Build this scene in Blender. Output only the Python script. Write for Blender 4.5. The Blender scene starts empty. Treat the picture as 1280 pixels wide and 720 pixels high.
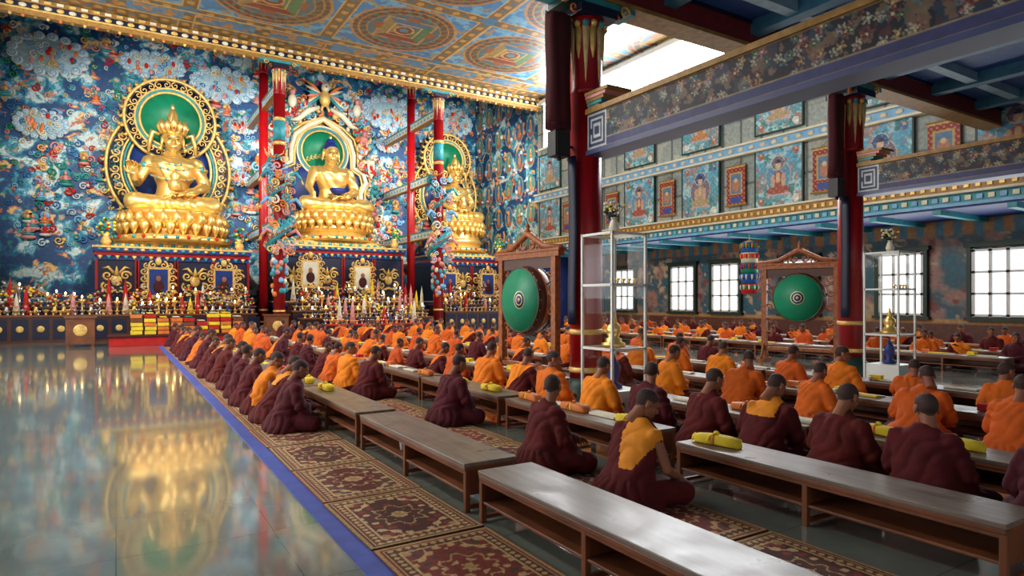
import bpy, math, random
import numpy as np
from mathutils import Vector, Matrix, noise
random.seed(7)
scene=bpy.context.scene
pi=math.pi
def S(r,g,b): return (r**2.2,g**2.2,b**2.2)
# ---------------------------------------------------------------- materials
def newmat(name):
    m=bpy.data.materials.new(name); m.use_nodes=True
    nt=m.node_tree; b=nt.nodes['Principled BSDF']; return m,nt,b
def mat(name,col,rough=.5,metal=0.,var=.18,scale=6,bump=0.,rand=0.,coat=0.,emit=0.):
    m,nt,b=newmat(name)
    tc=nt.nodes.new('ShaderNodeTexCoord'); n=nt.nodes.new('ShaderNodeTexNoise')
    n.inputs['Scale'].default_value=scale; n.inputs['Detail'].default_value=4
    nt.links.new(tc.outputs['Object'],n.inputs['Vector'])
    cr=nt.nodes.new('ShaderNodeValToRGB')
    c=S(*col)
    cr.color_ramp.elements[0].color=(*[x*(1-var) for x in c],1); cr.color_ramp.elements[0].position=.3
    cr.color_ramp.elements[1].color=(*[min(1,x*(1+var)) for x in c],1); cr.color_ramp.elements[1].position=.7
    nt.links.new(n.outputs['Fac'],cr.inputs['Fac'])
    out=cr.outputs['Color']
    if rand>0:
        oi=nt.nodes.new('ShaderNodeObjectInfo'); hs=nt.nodes.new('ShaderNodeHueSaturation')
        mr=nt.nodes.new('ShaderNodeMapRange'); mr.inputs['To Min'].default_value=1-rand; mr.inputs['To Max'].default_value=1+rand*.6
        nt.links.new(oi.outputs['Random'],mr.inputs['Value']); nt.links.new(mr.outputs['Result'],hs.inputs['Value'])
        mr2=nt.nodes.new('ShaderNodeMapRange'); mr2.inputs['To Min'].default_value=.5-rand*.05; mr2.inputs['To Max'].default_value=.5+rand*.04
        nt.links.new(oi.outputs['Random'],mr2.inputs['Value']); nt.links.new(mr2.outputs['Result'],hs.inputs['Hue'])
        nt.links.new(out,hs.inputs['Color']); out=hs.outputs['Color']
    nt.links.new(out,b.inputs['Base Color'])
    b.inputs['Roughness'].default_value=rough; b.inputs['Metallic'].default_value=metal
    b.inputs['Coat Weight'].default_value=coat
    if emit>0:
        nt.links.new(out,b.inputs['Emission Color']); b.inputs['Emission Strength'].default_value=emit
    if bump>0:
        bp=nt.nodes.new('ShaderNodeBump'); bp.inputs['Strength'].default_value=bump; bp.inputs['Distance'].default_value=.02
        nt.links.new(n.outputs['Fac'],bp.inputs['Height']); nt.links.new(bp.outputs['Normal'],b.inputs['Normal'])
    return m
def paintmat(name,rough=.55,scale=9,var=.25,metal=0.):
    m,nt,b=newmat(name)
    a=nt.nodes.new('ShaderNodeAttribute'); a.attribute_name='Col'
    tc=nt.nodes.new('ShaderNodeTexCoord'); n=nt.nodes.new('ShaderNodeTexNoise'); n.inputs['Scale'].default_value=scale
    n.inputs['Detail'].default_value=5
    nt.links.new(tc.outputs['Object'],n.inputs['Vector'])
    mr=nt.nodes.new('ShaderNodeMapRange'); mr.inputs['From Min'].default_value=.3; mr.inputs['From Max'].default_value=.7
    mr.inputs['To Min'].default_value=1-var; mr.inputs['To Max'].default_value=1+var
    nt.links.new(n.outputs['Fac'],mr.inputs['Value'])
    mx=nt.nodes.new('ShaderNodeVectorMath'); mx.operation='SCALE'
    nt.links.new(a.outputs['Color'],mx.inputs[0]); nt.links.new(mr.outputs['Result'],mx.inputs['Scale'])
    nt.links.new(mx.outputs['Vector'],b.inputs['Base Color']); b.inputs['Roughness'].default_value=rough
    b.inputs['Metallic'].default_value=metal
    return m
GOLD=mat('gold',(.96,.78,.45),.34,.72,.15,3,.12)
GOLDP=mat('gold_paint',(.88,.72,.41),.42,.25,.25,8,.2)
DGOLD=mat('dark_gold',(.60,.45,.23),.5,.1,.3,9,.2)
RED=mat('red_lacquer',(.58,.06,.09),.35,0,.15,3)
DRED=mat('dark_red_cloth',(.27,.035,.07),.8,0,.2,5)
BLUE=mat('deep_blue_paint',(.08,.20,.46),.5,0,.25,3)
NAVY=mat('navy_paint',(.06,.09,.20),.5,0,.25,5)
TEAL=mat('teal_paint',(.20,.56,.60),.5,0,.25,5)
SKYB=mat('sky_blue_paint',(.47,.68,.84),.5,0,.2,4)
CLOUD=mat('cloud_white_paint',(.76,.82,.84),.5,0,.15,5)
PINK=mat('pink_paint',(.82,.54,.52),.5,0,.2,5)
ORANGE=mat('orange_paint',(.86,.46,.2),.5,0,.2,5)
GREEN=mat('green_paint',(.04,.50,.36),.5,0,.15,3)
DGREEN=mat('dark_green_paint',(.05,.2,.17),.5,0,.15,3)
CREAM=mat('cream_paint',(.85,.82,.72),.5,0,.1,3)
WHITE=mat('white_paint',(.88,.88,.86),.4,0,.05,3)
BLACK=mat('black_plastic',(.05,.05,.055),.5,0,.1,3)
WOOD=mat('brown_wood',(.46,.27,.17),.45,0,.3,4,.05)
DWOOD=mat('dark_wood',(.3,.16,.11),.4,0,.3,4,.05)
OWOOD=mat('orange_carved_wood',(.57,.32,.16),.45,0,.4,14,.6)
def benchtop():
    m,nt,b=newmat('worn_bench_laminate')
    tc=nt.nodes.new('ShaderNodeTexCoord'); mp=nt.nodes.new('ShaderNodeMapping'); mp.inputs['Scale'].default_value=(9,1.2,1)
    n=nt.nodes.new('ShaderNodeTexNoise'); n.inputs['Scale'].default_value=2.; n.inputs['Detail'].default_value=7; n2=nt.nodes.new('ShaderNodeTexNoise'); n2.inputs['Scale'].default_value=5.; n2.inputs['Detail'].default_value=6
    nt.links.new(tc.outputs['Object'],mp.inputs['Vector']); nt.links.new(mp.outputs['Vector'],n.inputs['Vector']); nt.links.new(tc.outputs['Object'],n2.inputs['Vector'])
    cr=nt.nodes.new('ShaderNodeValToRGB'); cr.color_ramp.elements[0].color=(*S(.41,.34,.29),1); cr.color_ramp.elements[0].position=.3; cr.color_ramp.elements[1].color=(*S(.52,.46,.41),1); cr.color_ramp.elements[1].position=.7
    nt.links.new(n.outputs['Fac'],cr.inputs['Fac']); nt.links.new(cr.outputs['Color'],b.inputs['Base Color'])
    mr=nt.nodes.new('ShaderNodeMapRange'); mr.inputs['From Min'].default_value=.3; mr.inputs['From Max'].default_value=.7; mr.inputs['To Min'].default_value=.27; mr.inputs['To Max'].default_value=.40
    nt.links.new(n2.outputs['Fac'],mr.inputs['Value']); nt.links.new(mr.outputs['Result'],b.inputs['Roughness']); return m
LAM=benchtop()
MAROON=mat('maroon_robe',(.33,.05,.08),.9,0,.25,6,.1,rand=.3)
SAFF=mat('saffron_robe',(.89,.44,.07),.85,0,.15,6,.1,rand=.28)
YELL=mat('yellow_cloth',(.93,.80,.18),.75,0,.12,9,.1)
YOR=mat('yellow_orange_cloth',(.92,.55,.10),.75,0,.12,9,.1)
SKIN=mat('skin',(.58,.36,.26),.6,0,.08,12,rand=.15)
HAIR=mat('shaved_hair',(.27,.195,.175),.8,0,.2,60,.1,rand=.2)
DARK=mat('dark_detail',(.06,.04,.04),.5)
HBLUE=mat('statue_hair_blue',(.08,.16,.45),.6,0,.2,40,.6)
CLOTHB=mat('banner_blue_cloth',(.12,.33,.62),.8)
REDC=mat('red_cloth',(.72,.12,.1),.8,0,.2,6,.1)
PAPER=mat('paper',(.88,.84,.74),.8,0,.05,20)
PAINT=paintmat('painted_mural')
PAINTC=paintmat('painted_ceiling_panels',.45,6,.15)
RUGM=paintmat('woven_rug',.95,45,.3)
def glow(name,col,st):
    m,nt,b=newmat(name)
    tc=nt.nodes.new('ShaderNodeTexCoord'); n=nt.nodes.new('ShaderNodeTexNoise'); n.inputs['Scale'].default_value=.6
    nt.links.new(tc.outputs['Object'],n.inputs['Vector'])
    cr=nt.nodes.new('ShaderNodeValToRGB'); cr.color_ramp.elements[0].color=(*[c*.8 for c in S(*col)],1); cr.color_ramp.elements[1].color=(*S(*col),1)
    nt.links.new(n.outputs['Fac'],cr.inputs['Fac']); nt.links.new(cr.outputs['Color'],b.inputs['Emission Color'])
    b.inputs['Base Color'].default_value=(*S(*col),1); b.inputs['Emission Strength'].default_value=st
    return m
DAY=glow('daylit_frosted_glass',(.93,.97,1.),1.6)
DAYHI=glow('clerestory_daylit_glass',(.97,.98,1.),10.)
LAMP=glow('lamp_glow',(1.,.8,.5),14.)
def glassmat():
    m=bpy.data.materials.new('cabinet_glass'); m.use_nodes=True; nt=m.node_tree; nt.nodes.clear()
    o=nt.nodes.new('ShaderNodeOutputMaterial'); t=nt.nodes.new('ShaderNodeBsdfTransparent'); g=nt.nodes.new('ShaderNodeBsdfGlossy')
    t.inputs[0].default_value=(.97,.98,.97,1)
    g.inputs['Roughness'].default_value=.03; mx=nt.nodes.new('ShaderNodeMixShader'); mx.inputs[0].default_value=.035
    nt.links.new(t.outputs[0],mx.inputs[1]); nt.links.new(g.outputs[0],mx.inputs[2])
    nt.links.new(mx.outputs[0],o.inputs[0]); return m
GLASS=glassmat()
def floormat():
    m,nt,b=newmat('polished_stone_floor')
    tc=nt.nodes.new('ShaderNodeTexCoord')
    br=nt.nodes.new('ShaderNodeTexBrick'); br.offset=0; br.inputs['Scale'].default_value=1
    br.inputs['Brick Width'].default_value=.9; br.inputs['Row Height'].default_value=.9; br.inputs['Mortar Size'].default_value=.004
    br.inputs['Color1'].default_value=(*S(.50,.52,.48),1); br.inputs['Color2'].default_value=(*S(.47,.50,.46),1); br.inputs['Mortar'].default_value=(*S(.38,.38,.35),1)
    nt.links.new(tc.outputs['Object'],br.inputs['Vector'])
    n=nt.nodes.new('ShaderNodeTexNoise'); n.inputs['Scale'].default_value=3.; n.inputs['Detail'].default_value=8
    nt.links.new(tc.outputs['Object'],n.inputs['Vector'])
    mr=nt.nodes.new('ShaderNodeMapRange'); mr.inputs['To Min'].default_value=.65; mr.inputs['To Max'].default_value=1.3
    nt.links.new(n.outputs['Fac'],mr.inputs['Value'])
    mx=nt.nodes.new('ShaderNodeVectorMath'); mx.operation='SCALE'
    nt.links.new(br.outputs['Color'],mx.inputs[0]); nt.links.new(mr.outputs['Result'],mx.inputs['Scale'])
    nt.links.new(mx.outputs['Vector'],b.inputs['Base Color'])
    b.inputs['Roughness'].default_value=.10; b.inputs['Specular IOR Level'].default_value=.9; b.inputs['Coat Weight'].default_value=.7; b.inputs['Coat Roughness'].default_value=.05
    bp=nt.nodes.new('ShaderNodeBump'); bp.inputs['Strength'].default_value=.04; bp.inputs['Distance'].default_value=.01
    n2=nt.nodes.new('ShaderNodeTexNoise'); n2.inputs['Scale'].default_value=2.; nt.links.new(tc.outputs['Object'],n2.inputs['Vector'])
    nt.links.new(n2.outputs['Fac'],bp.inputs['Height']); nt.links.new(bp.outputs['Normal'],b.inputs['Normal'])
    return m
FLOOR=floormat()
# ---------------------------------------------------------------- mesh builder
class MB:
    def __init__(s): s.v=[];s.f=[];s.m=[];s.s=[];s.T=None
    def add(s,vs,fs,mi=0,smooth=True):
        b=len(s.v); vs=np.asarray(vs,float)
        if s.T is not None:
            A=np.array(s.T); vs=vs@A[:3,:3].T+A[:3,3]
        s.v.extend(vs.tolist())
        s.f.extend([[i+b for i in f] for f in fs])
        if isinstance(mi,(list,np.ndarray)): s.m.extend([int(x) for x in mi])
        else: s.m.extend([mi]*len(fs))
        s.s.extend([smooth]*len(fs))
    def box(s,c,d,mi=0,rz=0.):
        x,y,z=[k/2 for k in d]
        p=np.array([(-x,-y,-z),(x,-y,-z),(x,y,-z),(-x,y,-z),(-x,-y,z),(x,-y,z),(x,y,z),(-x,y,z)])
        if rz: 
            ca,sa=math.cos(rz),math.sin(rz); p=np.c_[p[:,0]*ca-p[:,1]*sa,p[:,0]*sa+p[:,1]*ca,p[:,2]]
        s.add(p+np.array(c),[(0,3,2,1),(4,5,6,7),(0,1,5,4),(1,2,6,5),(2,3,7,6),(3,0,4,7)],mi,False)
    def bb(s,x0,x1,y0,y1,z0,z1,mi=0): s.box(((x0+x1)/2,(y0+y1)/2,(z0+z1)/2),(x1-x0,y1-y0,z1-z0),mi)
    def quad(s,a,b,c,d,mi=0): s.add([a,b,c,d],[(0,1,2,3)],mi,False)
    def rings(s,R,mi=0,closed=False,cap=True,smooth=True):
        n=len(R[0]); k=len(R); vs=np.concatenate(R); fs=[]
        for i in range(k if closed else k-1):
            a=i*n; b=((i+1)%k)*n
            for j in range(n):
                j2=(j+1)%n; fs.append((a+j,a+j2,b+j2,b+j))
        if cap and not closed:
            fs.append(tuple(range(n-1,-1,-1))); fs.append(tuple((k-1)*n+j for j in range(n)))
        s.add(vs,fs,mi,smooth)
    def tube(s,pts,rad,mi=0,n=8,closed=False,flat=1.):
        P=np.array(pts,float); k=len(P)
        if np.isscalar(rad): rad=[rad]*k
        a=np.linspace(0,2*pi,n,endpoint=False); R=[]; prev=None
        for i in range(k):
            if closed: t=P[(i+1)%k]-P[i-1]
            else: t=P[min(i+1,k-1)]-P[max(i-1,0)]
            t=t/(np.linalg.norm(t)+1e-9)
            if prev is None:
                ref=np.array([0,0,1.]) if abs(t[2])<.9 else np.array([1.,0,0])
            else: ref=prev
            u=ref-t*np.dot(ref,t); u/=np.linalg.norm(u)+1e-9; prev=u
            w=np.cross(t,u)
            R.append(P[i]+rad[i]*(np.outer(np.cos(a),u)*flat+np.outer(np.sin(a),w)))
        s.rings(R,mi,closed)
    def cap(s,p,q,r1,r2,mi=0,n=10):
        s.tube([p,q],[r1,r2],mi,n); s.ell(p,(r1,)*3,mi,n,6); s.ell(q,(r2,)*3,mi,n,6)
    def ell(s,c,r,mi=0,nu=12,nv=8):
        th=np.linspace(0,2*pi,nu,endpoint=False); ph=np.linspace(-pi/2,pi/2,nv+1)
        vs=[(c[0],c[1],c[2]-r[2])]
        for p in ph[1:-1]:
            for t in th: vs.append((c[0]+r[0]*math.cos(p)*math.cos(t),c[1]+r[1]*math.cos(p)*math.sin(t),c[2]+r[2]*math.sin(p)))
        vs.append((c[0],c[1],c[2]+r[2])); fs=[]; L=len(vs)-1
        for j in range(nu): fs.append((0,1+(j+1)%nu,1+j)); fs.append((L,L-nu+j,L-nu+(j+1)%nu))
        for i in range(nv-2):
            a=1+i*nu
            for j in range(nu):
                j2=(j+1)%nu; fs.append((a+j,a+j2,a+nu+j2,a+nu+j))
        s.add(vs,fs,mi,True)
    def lathe(s,c,prof,mi=0,n=20,sx=1.,sy=1.,smooth=True):
        a=np.linspace(0,2*pi,n,endpoint=False)
        R=[np.c_[c[0]+r*sx*np.cos(a),c[1]+r*sy*np.sin(a),np.full(n,c[2]+z)] for r,z in prof]
        s.rings(R,mi,False,True,smooth)
    def latheY(s,c,prof,mi=0,n=36,sx=1.,sz=1.,smooth=True):
        a=np.linspace(0,2*pi,n,endpoint=False)
        R=[np.c_[c[0]+r*sx*np.cos(a),np.full(n,c[1]+y),c[2]+r*sz*np.sin(a)] for r,y in prof]
        s.rings(R,mi,False,True,smooth)
    def spiral(s,c,size,mi=0,rot=0.,flip=1,turns=1.4,rad=.12,n=16,k=6):
        pts=[];rr=[]
        for i in range(n):
            t=i/(n-1); an=rot+flip*turns*2*pi*t; r=size*(1-.88*t)
            pts.append((c[0]+r*math.cos(an),c[1]-.54*rad*size*t,c[2]+r*math.sin(an))); rr.append(size*rad*(1.1-.5*t))
        s.tube(pts,rr,mi,k)
    def obj(s,name,mats,loc=(0,0,0),rz=0.,sc=1.,bevel=0.):
        me=bpy.data.meshes.new(name+'_mesh'); me.from_pydata(s.v,[],s.f)
        for m in mats: me.materials.append(m)
        me.polygons.foreach_set('material_index',s.m); me.polygons.foreach_set('use_smooth',s.s); me.update()
        o=bpy.data.objects.new(name,me); scene.collection.objects.link(o); o.location=loc; o.rotation_euler[2]=rz; o.scale=(sc,)*3
        if bevel:
            b=o.modifiers.new('bevel','BEVEL'); b.width=bevel; b.segments=2; b.limit_method='ANGLE'
        return o
def inst(o,name,loc,rz=0.,sc=1.):
    q=bpy.data.objects.new(name,o.data); scene.collection.objects.link(q); q.location=loc; q.rotation_euler[2]=rz
    q.scale=(sc,)*3 if np.isscalar(sc) else sc
    for m in o.modifiers:
        n=q.modifiers.new(m.name,m.type)
        if m.type=='BEVEL': n.width=m.width; n.segments=m.segments; n.limit_method=m.limit_method
    return q
def gridobj(name,o,uv,vv,nu,nv,col,m):
    U,V=np.meshgrid(np.linspace(0,1,nu+1),np.linspace(0,1,nv+1))
    P=np.array(o)+U[...,None]*np.array(uv)+V[...,None]*np.array(vv)
    me=bpy.data.meshes.new(name+'_mesh'); vs=P.reshape(-1,3)
    i=np.arange(nu*nv); r=i//nu; c=i%nu; a=r*(nu+1)+c
    fs=np.stack([a,a+1,a+nu+2,a+nu+1],1)
    nv_=len(vs); nf=len(fs)
    me.vertices.add(nv_); me.vertices.foreach_set('co',vs.ravel().astype(np.float32))
    me.loops.add(nf*4); me.loops.foreach_set('vertex_index',fs.ravel().astype(np.int32))
    me.polygons.add(nf); me.polygons.foreach_set('loop_start',(np.arange(nf)*4).astype(np.int32))
    try: me.polygons.foreach_set('loop_total',np.full(nf,4,dtype=np.int32))
    except Exception: pass
    me.update(calc_edges=True); me.validate()
    at=me.color_attributes.new('Col','FLOAT_COLOR','POINT')
    C=np.ones((nv_,4),np.float32); C[:,:3]=np.clip(col.reshape(-1,3),0,1)**2.2
    at.data.foreach_set('color',C.ravel())
    me.materials.append(m)
    ob=bpy.data.objects.new(name,me); scene.collection.objects.link(ob)
    return ob
def UVg(nu,nv,w,h):
    return np.meshgrid(np.linspace(0,w,nu+1),np.linspace(0,h,nv+1))
def hsh(i,j,s): 
    v=np.sin(i*127.1+j*311.7+s*74.7)*43758.5453; return v-np.floor(v)
def vn(x,y,s=0):
    xi=np.floor(x);yi=np.floor(y);fx=x-xi;fy=y-yi;fx=fx*fx*(3-2*fx);fy=fy*fy*(3-2*fy)
    return (hsh(xi,yi,s)*(1-fx)+hsh(xi+1,yi,s)*fx)*(1-fy)+(hsh(xi,yi+1,s)*(1-fx)+hsh(xi+1,yi+1,s)*fx)*fy
def fbm(x,y,s=0,o=4):
    a=0;w=.5;t=0
    for k in range(o): a=a+w*vn(x*2**k,y*2**k,s+k);t+=w;w*=.5
    return a/t
def put(C,mask,col,al=1.):
    m=(mask.astype(float)*al)[...,None]; C[:]=C*(1-m)+np.array(col)*m
# ---------------------------------------------------------------- geometry constants
XL,XR,YB=-4.4,19.,-6.; YC=28.2; YF=35.; CH=12.1; CR=14.8; XR2=21.5; YG=7.4
mb=MB(); mb.bb(XL-.2,XR2+.2,YB-.2,YF+.2,-.2,0,0); mb.obj('floor',[FLOOR])
nx,ny=460,410
X,Y=np.meshgrid(np.linspace(XL,XR,nx+1),np.linspace(YG,YC,ny+1))
P=4.9; sc_=P/5.4
cx=((X-9.6+P/2)%P-P/2)/sc_; cy=((Y-23.55+P/2)%P-P/2)/sc_; r=np.hypot(cx,cy); an=np.arctan2(cy,cx); ax=np.abs(cx);ay=np.abs(cy); mxx=np.maximum(ax,ay); mnn=np.minimum(ax,ay)
C=np.zeros(X.shape+(3,)); C[:]=(.25,.47,.65)
put(C,fbm(X*2.5,Y*2.5,3)>.58,(.40,.60,.70)); put(C,fbm(X*3.5,Y*3.5,9)>.65,(.58,.49,.34))
put(C,(r<2.28),(.66,.48,.26)); put(C,(r<2.15),(.24,.33,.36)); put(C,(r<2.15)&(np.sin(an*36)>0),(.50,.30,.20))
put(C,(r<1.95),(.64,.46,.26)); put(C,(r<1.88),(.42,.24,.18)); put(C,(r<1.88)&(np.sin(an*24+r*8)>.3),(.33,.42,.34)); put(C,r<1.6,(.60,.45,.27))
put(C,r<1.54,(.30,.40,.43))
put(C,(mxx<1.12),(.64,.48,.28)); put(C,(mxx<1.35)&(mnn<.3),(.54,.33,.20))
q=mxx<1.02
put(C,q&(cx>ay),(.33,.45,.32)); put(C,q&(-cx>ay),(.55,.46,.28)); put(C,q&(cy>ax),(.48,.25,.20)); put(C,q&(-cy>ax),(.29,.41,.50))
put(C,(mxx<.62)&(mxx>.55),(.75,.6,.34)); put(C,r<.45,(.72,.56,.32)); put(C,r<.36,(.46,.26,.20)); put(C,r<.2,(.32,.48,.52))
bd=(mxx>2.42)|(Y>26.1)
put(C,bd,(.48,.35,.20)); put(C,bd&((np.sin(X*9)*np.sin(Y*9))>.35),(.68,.53,.31)); put(C,bd&((np.sin(X*9)*np.sin(Y*9))<-.6),(.28,.41,.45)); put(C,(mxx>2.38)&(mxx<2.45),(.73,.60,.38)); put(C,(ax>2.4)&(ay>2.4),(.28,.44,.54))
put(C,(Y>26.1)&(Y<26.2),(.75,.62,.40)); put(C,(Y>27.0)&(Y<27.1),(.75,.62,.40)); put(C,(Y>26.25)&(Y<26.95)&(np.abs((X/2.45)%1-.5)<.38),(.31,.49,.62)); put(C,(Y>26.3)&(Y<26.9)&(fbm(X*3,Y*3,2)>.58),(.68,.48,.28))
gridobj('ceiling',(XL,YG,CH),(XR-XL,0,0),(0,YC-YG,0),nx,ny,C,PAINTC)
mb=MB(); mb.bb(XL,XR,YC,YF,CR,CR+.15,0); mb.bb(XL,XR,YC-.02,YC+.1,CH,CR,0); mb.obj('ceiling_altar_recess',[BLUE])
mb=MB(); mb.bb(XL,XR2,YB,YG-.05,6.35,6.5,0)
for x in np.arange(XL+1.5,XR2,2.05): mb.bb(x-.12,x+.12,YB,YG-.1,6.12,6.35,1)
for y in np.arange(YB+1,YG-.6,1.9): mb.bb(XL,XR2,y-.1,y+.1,6.16,6.345,2)
mb.obj('ceiling_lower_coffered',[mat('coffer_blue',(.15,.30,.56),.5),mat('coffer_beam_teal',(.20,.40,.50),.5),mat('coffer_beam_grey_blue',(.50,.62,.70),.5)])
mb=MB(); mb.bb(XL,XR2,YG-.2,YG+.2,5.92,6.36,0); mb.bb(XL,XR2,YG-.24,YG+.24,6.3,6.52,1); mb.bb(XL,XR2,YG-.22,YG+.22,5.9,5.96,2)
mb.obj('trim_1_gallery_cross_beam',[mat('dull_red_paint',(.42,.12,.13),.5),NAVY,DGOLD])
mb=MB(); mb.bb(XL-.2,XR2+.2,YB-.2,YC-.05,CH+.02,CH+.2,0); mb.obj('roof_slab',[CREAM])
# ---------------------------------------------------------------- deity painter
def deity(w,h,nu,nv,seed):
    r_=np.random.RandomState(seed); U,V=UVg(nu,nv,1,h/w); s=U-.5; t=V/(h/w)*1.25
    C=np.zeros(U.shape+(3,)); g=np.clip(t/1.25,0,1)[...,None]
    C[:]=np.array((.30,.52,.54))*(1-g)+np.array((.36,.66,.82))*g
    f=fbm(U*7+seed,V*7,seed); put(C,f>.55,(.66,.80,.84),.8); f=fbm(U*9+seed,V*9,seed+5); put(C,f>.64,(.66,.45,.40),.7); put(C,f<.34,(.22,.45,.42),.8)
    el=lambda a,b,p,q:((s-a)/p)**2+((t-b)/q)**2<1
    pal=[(.22,.34,.55),(.3,.52,.48),(.35,.55,.68),(.45,.40,.48)]; k=r_.randint(4)
    put(C,el(0,.62,.28,.33),(.74,.72,.60)); put(C,el(0,.62,.265,.315),pal[k]); put(C,el(0,.90,.15,.15),(.78,.76,.62)); put(C,el(0,.90,.135,.135),pal[(k+1)%4])
    put(C,el(0,.24,.28,.06),(.74,.60,.62)); put(C,el(0,.20,.22,.045),(.4,.6,.65))
    rc=[(.60,.30,.25),(.68,.46,.28),(.64,.56,.42)][r_.randint(3)]
    put(C,el(0,.35,.26,.085),rc); put(C,el(0,.56,.12,.18),rc); put(C,el(-.115,.54,.05,.14)|el(.115,.54,.05,.14),(.74,.60,.50)); put(C,el(0,.6,.05,.11),(.78,.66,.54))
    put(C,el(0,.85,.06,.075),(.80,.68,.56)); put(C,el(0,.93,.055,.04),(.18,.18,.28)); 
    for a in (-.38,.38):
        for b in (.14,1.1): put(C,el(a,b,.07,.08),[(.62,.38,.34),(.82,.82,.78),(.3,.42,.6)][r_.randint(3)]); put(C,el(a,b+.03,.03,.03),(.82,.68,.55))
    put(C,((np.sin(s*50)*np.sin(t*55))>.8),(.80,.80,.66),.5)
    return C
# ---------------------------------------------------------------- altar wall
def swirl(X,Z):
    C=np.zeros(X.shape+(3,)); C[:]=(.06,.25,.44)
    wx=X+.9*fbm(X*1.5,Z*1.5,2); wz=Z+.9*fbm(X*1.5,Z*1.5,8)
    f=fbm(wx*1.7,wz*1.9,11,4)
    put(C,f>.48,(.09,.36,.52)); put(C,(f>.54),(.20,.54,.64)); put(C,f>.59,(.55,.74,.80)); put(C,f>.62,(.26,.52,.64)); put(C,f>.65,(.74,.82,.82))
    f2=fbm(wx*3+9,wz*3,21,3); put(C,f2>.68,(.70,.38,.28)); put(C,f2>.74,(.86,.72,.46)); put(C,f2<.28,(.12,.50,.46)); put(C,f2<.21,(.70,.56,.52))
    return C
nx,nz=560,350
X,Z=np.meshgrid(np.linspace(XL,XR,nx+1),np.linspace(0,CR,nz+1))
wall_altar=gridobj('wall_altar',(XL,YF-.02,0),(XR-XL,0,0),(0,0,CR),nx,nz,swirl(X,Z),PAINT)
nx,nz=170,350
X,Z=np.meshgrid(np.linspace(YC-.1,YF,nx+1),np.linspace(0,CR,nz+1)); C=swirl(X,Z)
tx=(X-YC)/1.13; tz=(Z-3.9)/1.55; m=(Z>3.9)&(Z<13)
fx=tx-np.floor(tx)-.5; fz=tz-np.floor(tz); hh=hsh(np.floor(tx),np.floor(tz),3)
el=lambda a,b,p,q:((fx-a)/p)**2+((fz-b)/q)**2<1
put(C,m&el(0,.5,.36,.40),(.64,.64,.52)); put(C,m&el(0,.5,.32,.36)&(hh>.5),(.18,.42,.58)); put(C,m&el(0,.5,.32,.36)&(hh<=.5),(.30,.56,.54))
put(C,m&el(0,.28,.24,.08),(.64,.36,.28)); put(C,m&el(0,.45,.12,.17),(.74,.52,.34)); put(C,m&el(0,.68,.07,.08),(.82,.68,.52))
wall_rec=gridobj('wall_altar_recess_right',(XR-.02,YC-.1,0),(0,YF-YC+.1,0),(0,0,CR),nx,nz,C,PAINT)
mb=MB(); mb.bb(XL-.2,XR2+.2,YF,YF+.2,0,CR,0); mb.obj('wall_altar_structure',[BLUE])
mb=MB(); mb.bb(XR,XR2,YC,YF,0,CR,0); mb.obj('wall_recess_structure',[BLUE])
mb=MB()
mb.bb(XL,XR,YC-.42,YC-.03,11.92,12.08,0); mb.bb(XL,XR,YC-.36,YC-.03,11.72,11.92,1); mb.bb(XL,XR,YC-.40,YC-.03,11.66,11.72,2); mb.bb(XL,XR,YC-.3,YC-.03,11.52,11.66,3)
for i,x in enumerate(np.arange(XL+.2,XR,.36)):
    mb.ell((x,YC-.37,11.82),(.12,.04,.08),2 if i%2 else 4,8,6); mb.tube([(x,YC-.26,11.52),(x,YC-.27,11.46),(x,YC-.26,11.42)],[.06,.045,.01],[2,5,3][i%3],6)
    mb.box((x,YC-.44,12.0),(.2,.04,.09),4 if i%2 else 2)
mb.obj('trim_2_altar_cornice',[DGOLD,NAVY,GOLDP,DGOLD,CREAM,ORANGE])
mb=MB(); mb.bb(XL-.2,XL,YB,YF,0,CR,0); mb.obj('wall_left',[CREAM])
mb=MB()
for k,y in enumerate(np.arange(1.,27,3.6)):
    mb.bb(XL,XL+.06,y-.9,y+.9,1.,3.2,0); mb.bb(XL,XL+.06,y-1.4,y+1.4,9.6,11.4,0)
    for a in (-.9,-.3,.3,.9): mb.bb(XL,XL+.1,y+a-.04,y+a+.04,1.,3.2,1)
    for z in (1.,2.2,3.2): mb.bb(XL,XL+.1,y-.94,y+.94,z-.04,z+.04,1)
mb.obj('window_1_left_row',[DAY,WHITE])
mb=MB(); mb.bb(XL,XR2,YB-.2,YB,0,CH,0); mb.bb(6.,11,YB,YB+.06,0,4,1); mb.bb(8.45,8.55,YB+.05,YB+.1,0,4,1)
mb.obj('wall_entrance',[CREAM,RED])
ny_,nz_=440,120; z0=4.15; z1=CH
Yg,Z=np.meshgrid(np.linspace(YB,YC,ny_+1),np.linspace(z0,z1,nz_+1))
C=np.zeros(Yg.shape+(3,)); C[:]=(.62,.64,.60); put(C,fbm(Yg*.8,Z*.8,4)>.5,(.54,.58,.56))
put(C,(np.abs(((Yg+.0)/.84)%1-.5)>.45),(.26,.29,.30)); put(C,(np.abs((Z/1.14)%1-.5)>.465),(.28,.31,.32))
gridobj('wall_right_upper',(XR,YB,z0),(0,YC-YB,0),(0,0,z1-z0),ny_,nz_,C,PAINT)
mb=MB(); mb.bb(XR+.01,XR+.25,YB,YC,4.1,CH,0); mb.obj('wall_right_upper_structure',[CREAM])
mb=MB()
for y in np.arange(8.,27,1.95):
    mb.bb(XR-.08,XR-.02,y,y+1.88,9.45,11.75,0); mb.bb(XR-.11,XR-.01,y-.07,y,9.4,11.8,1)
mb.bb(XR-.16,XR,7.8,27.8,9.35,9.45,1); mb.bb(XR-.16,XR,7.8,27.8,11.75,11.95,1)
mb.obj('window_2_clerestory',[DAYHI,WHITE])
mb=MB()
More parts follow.
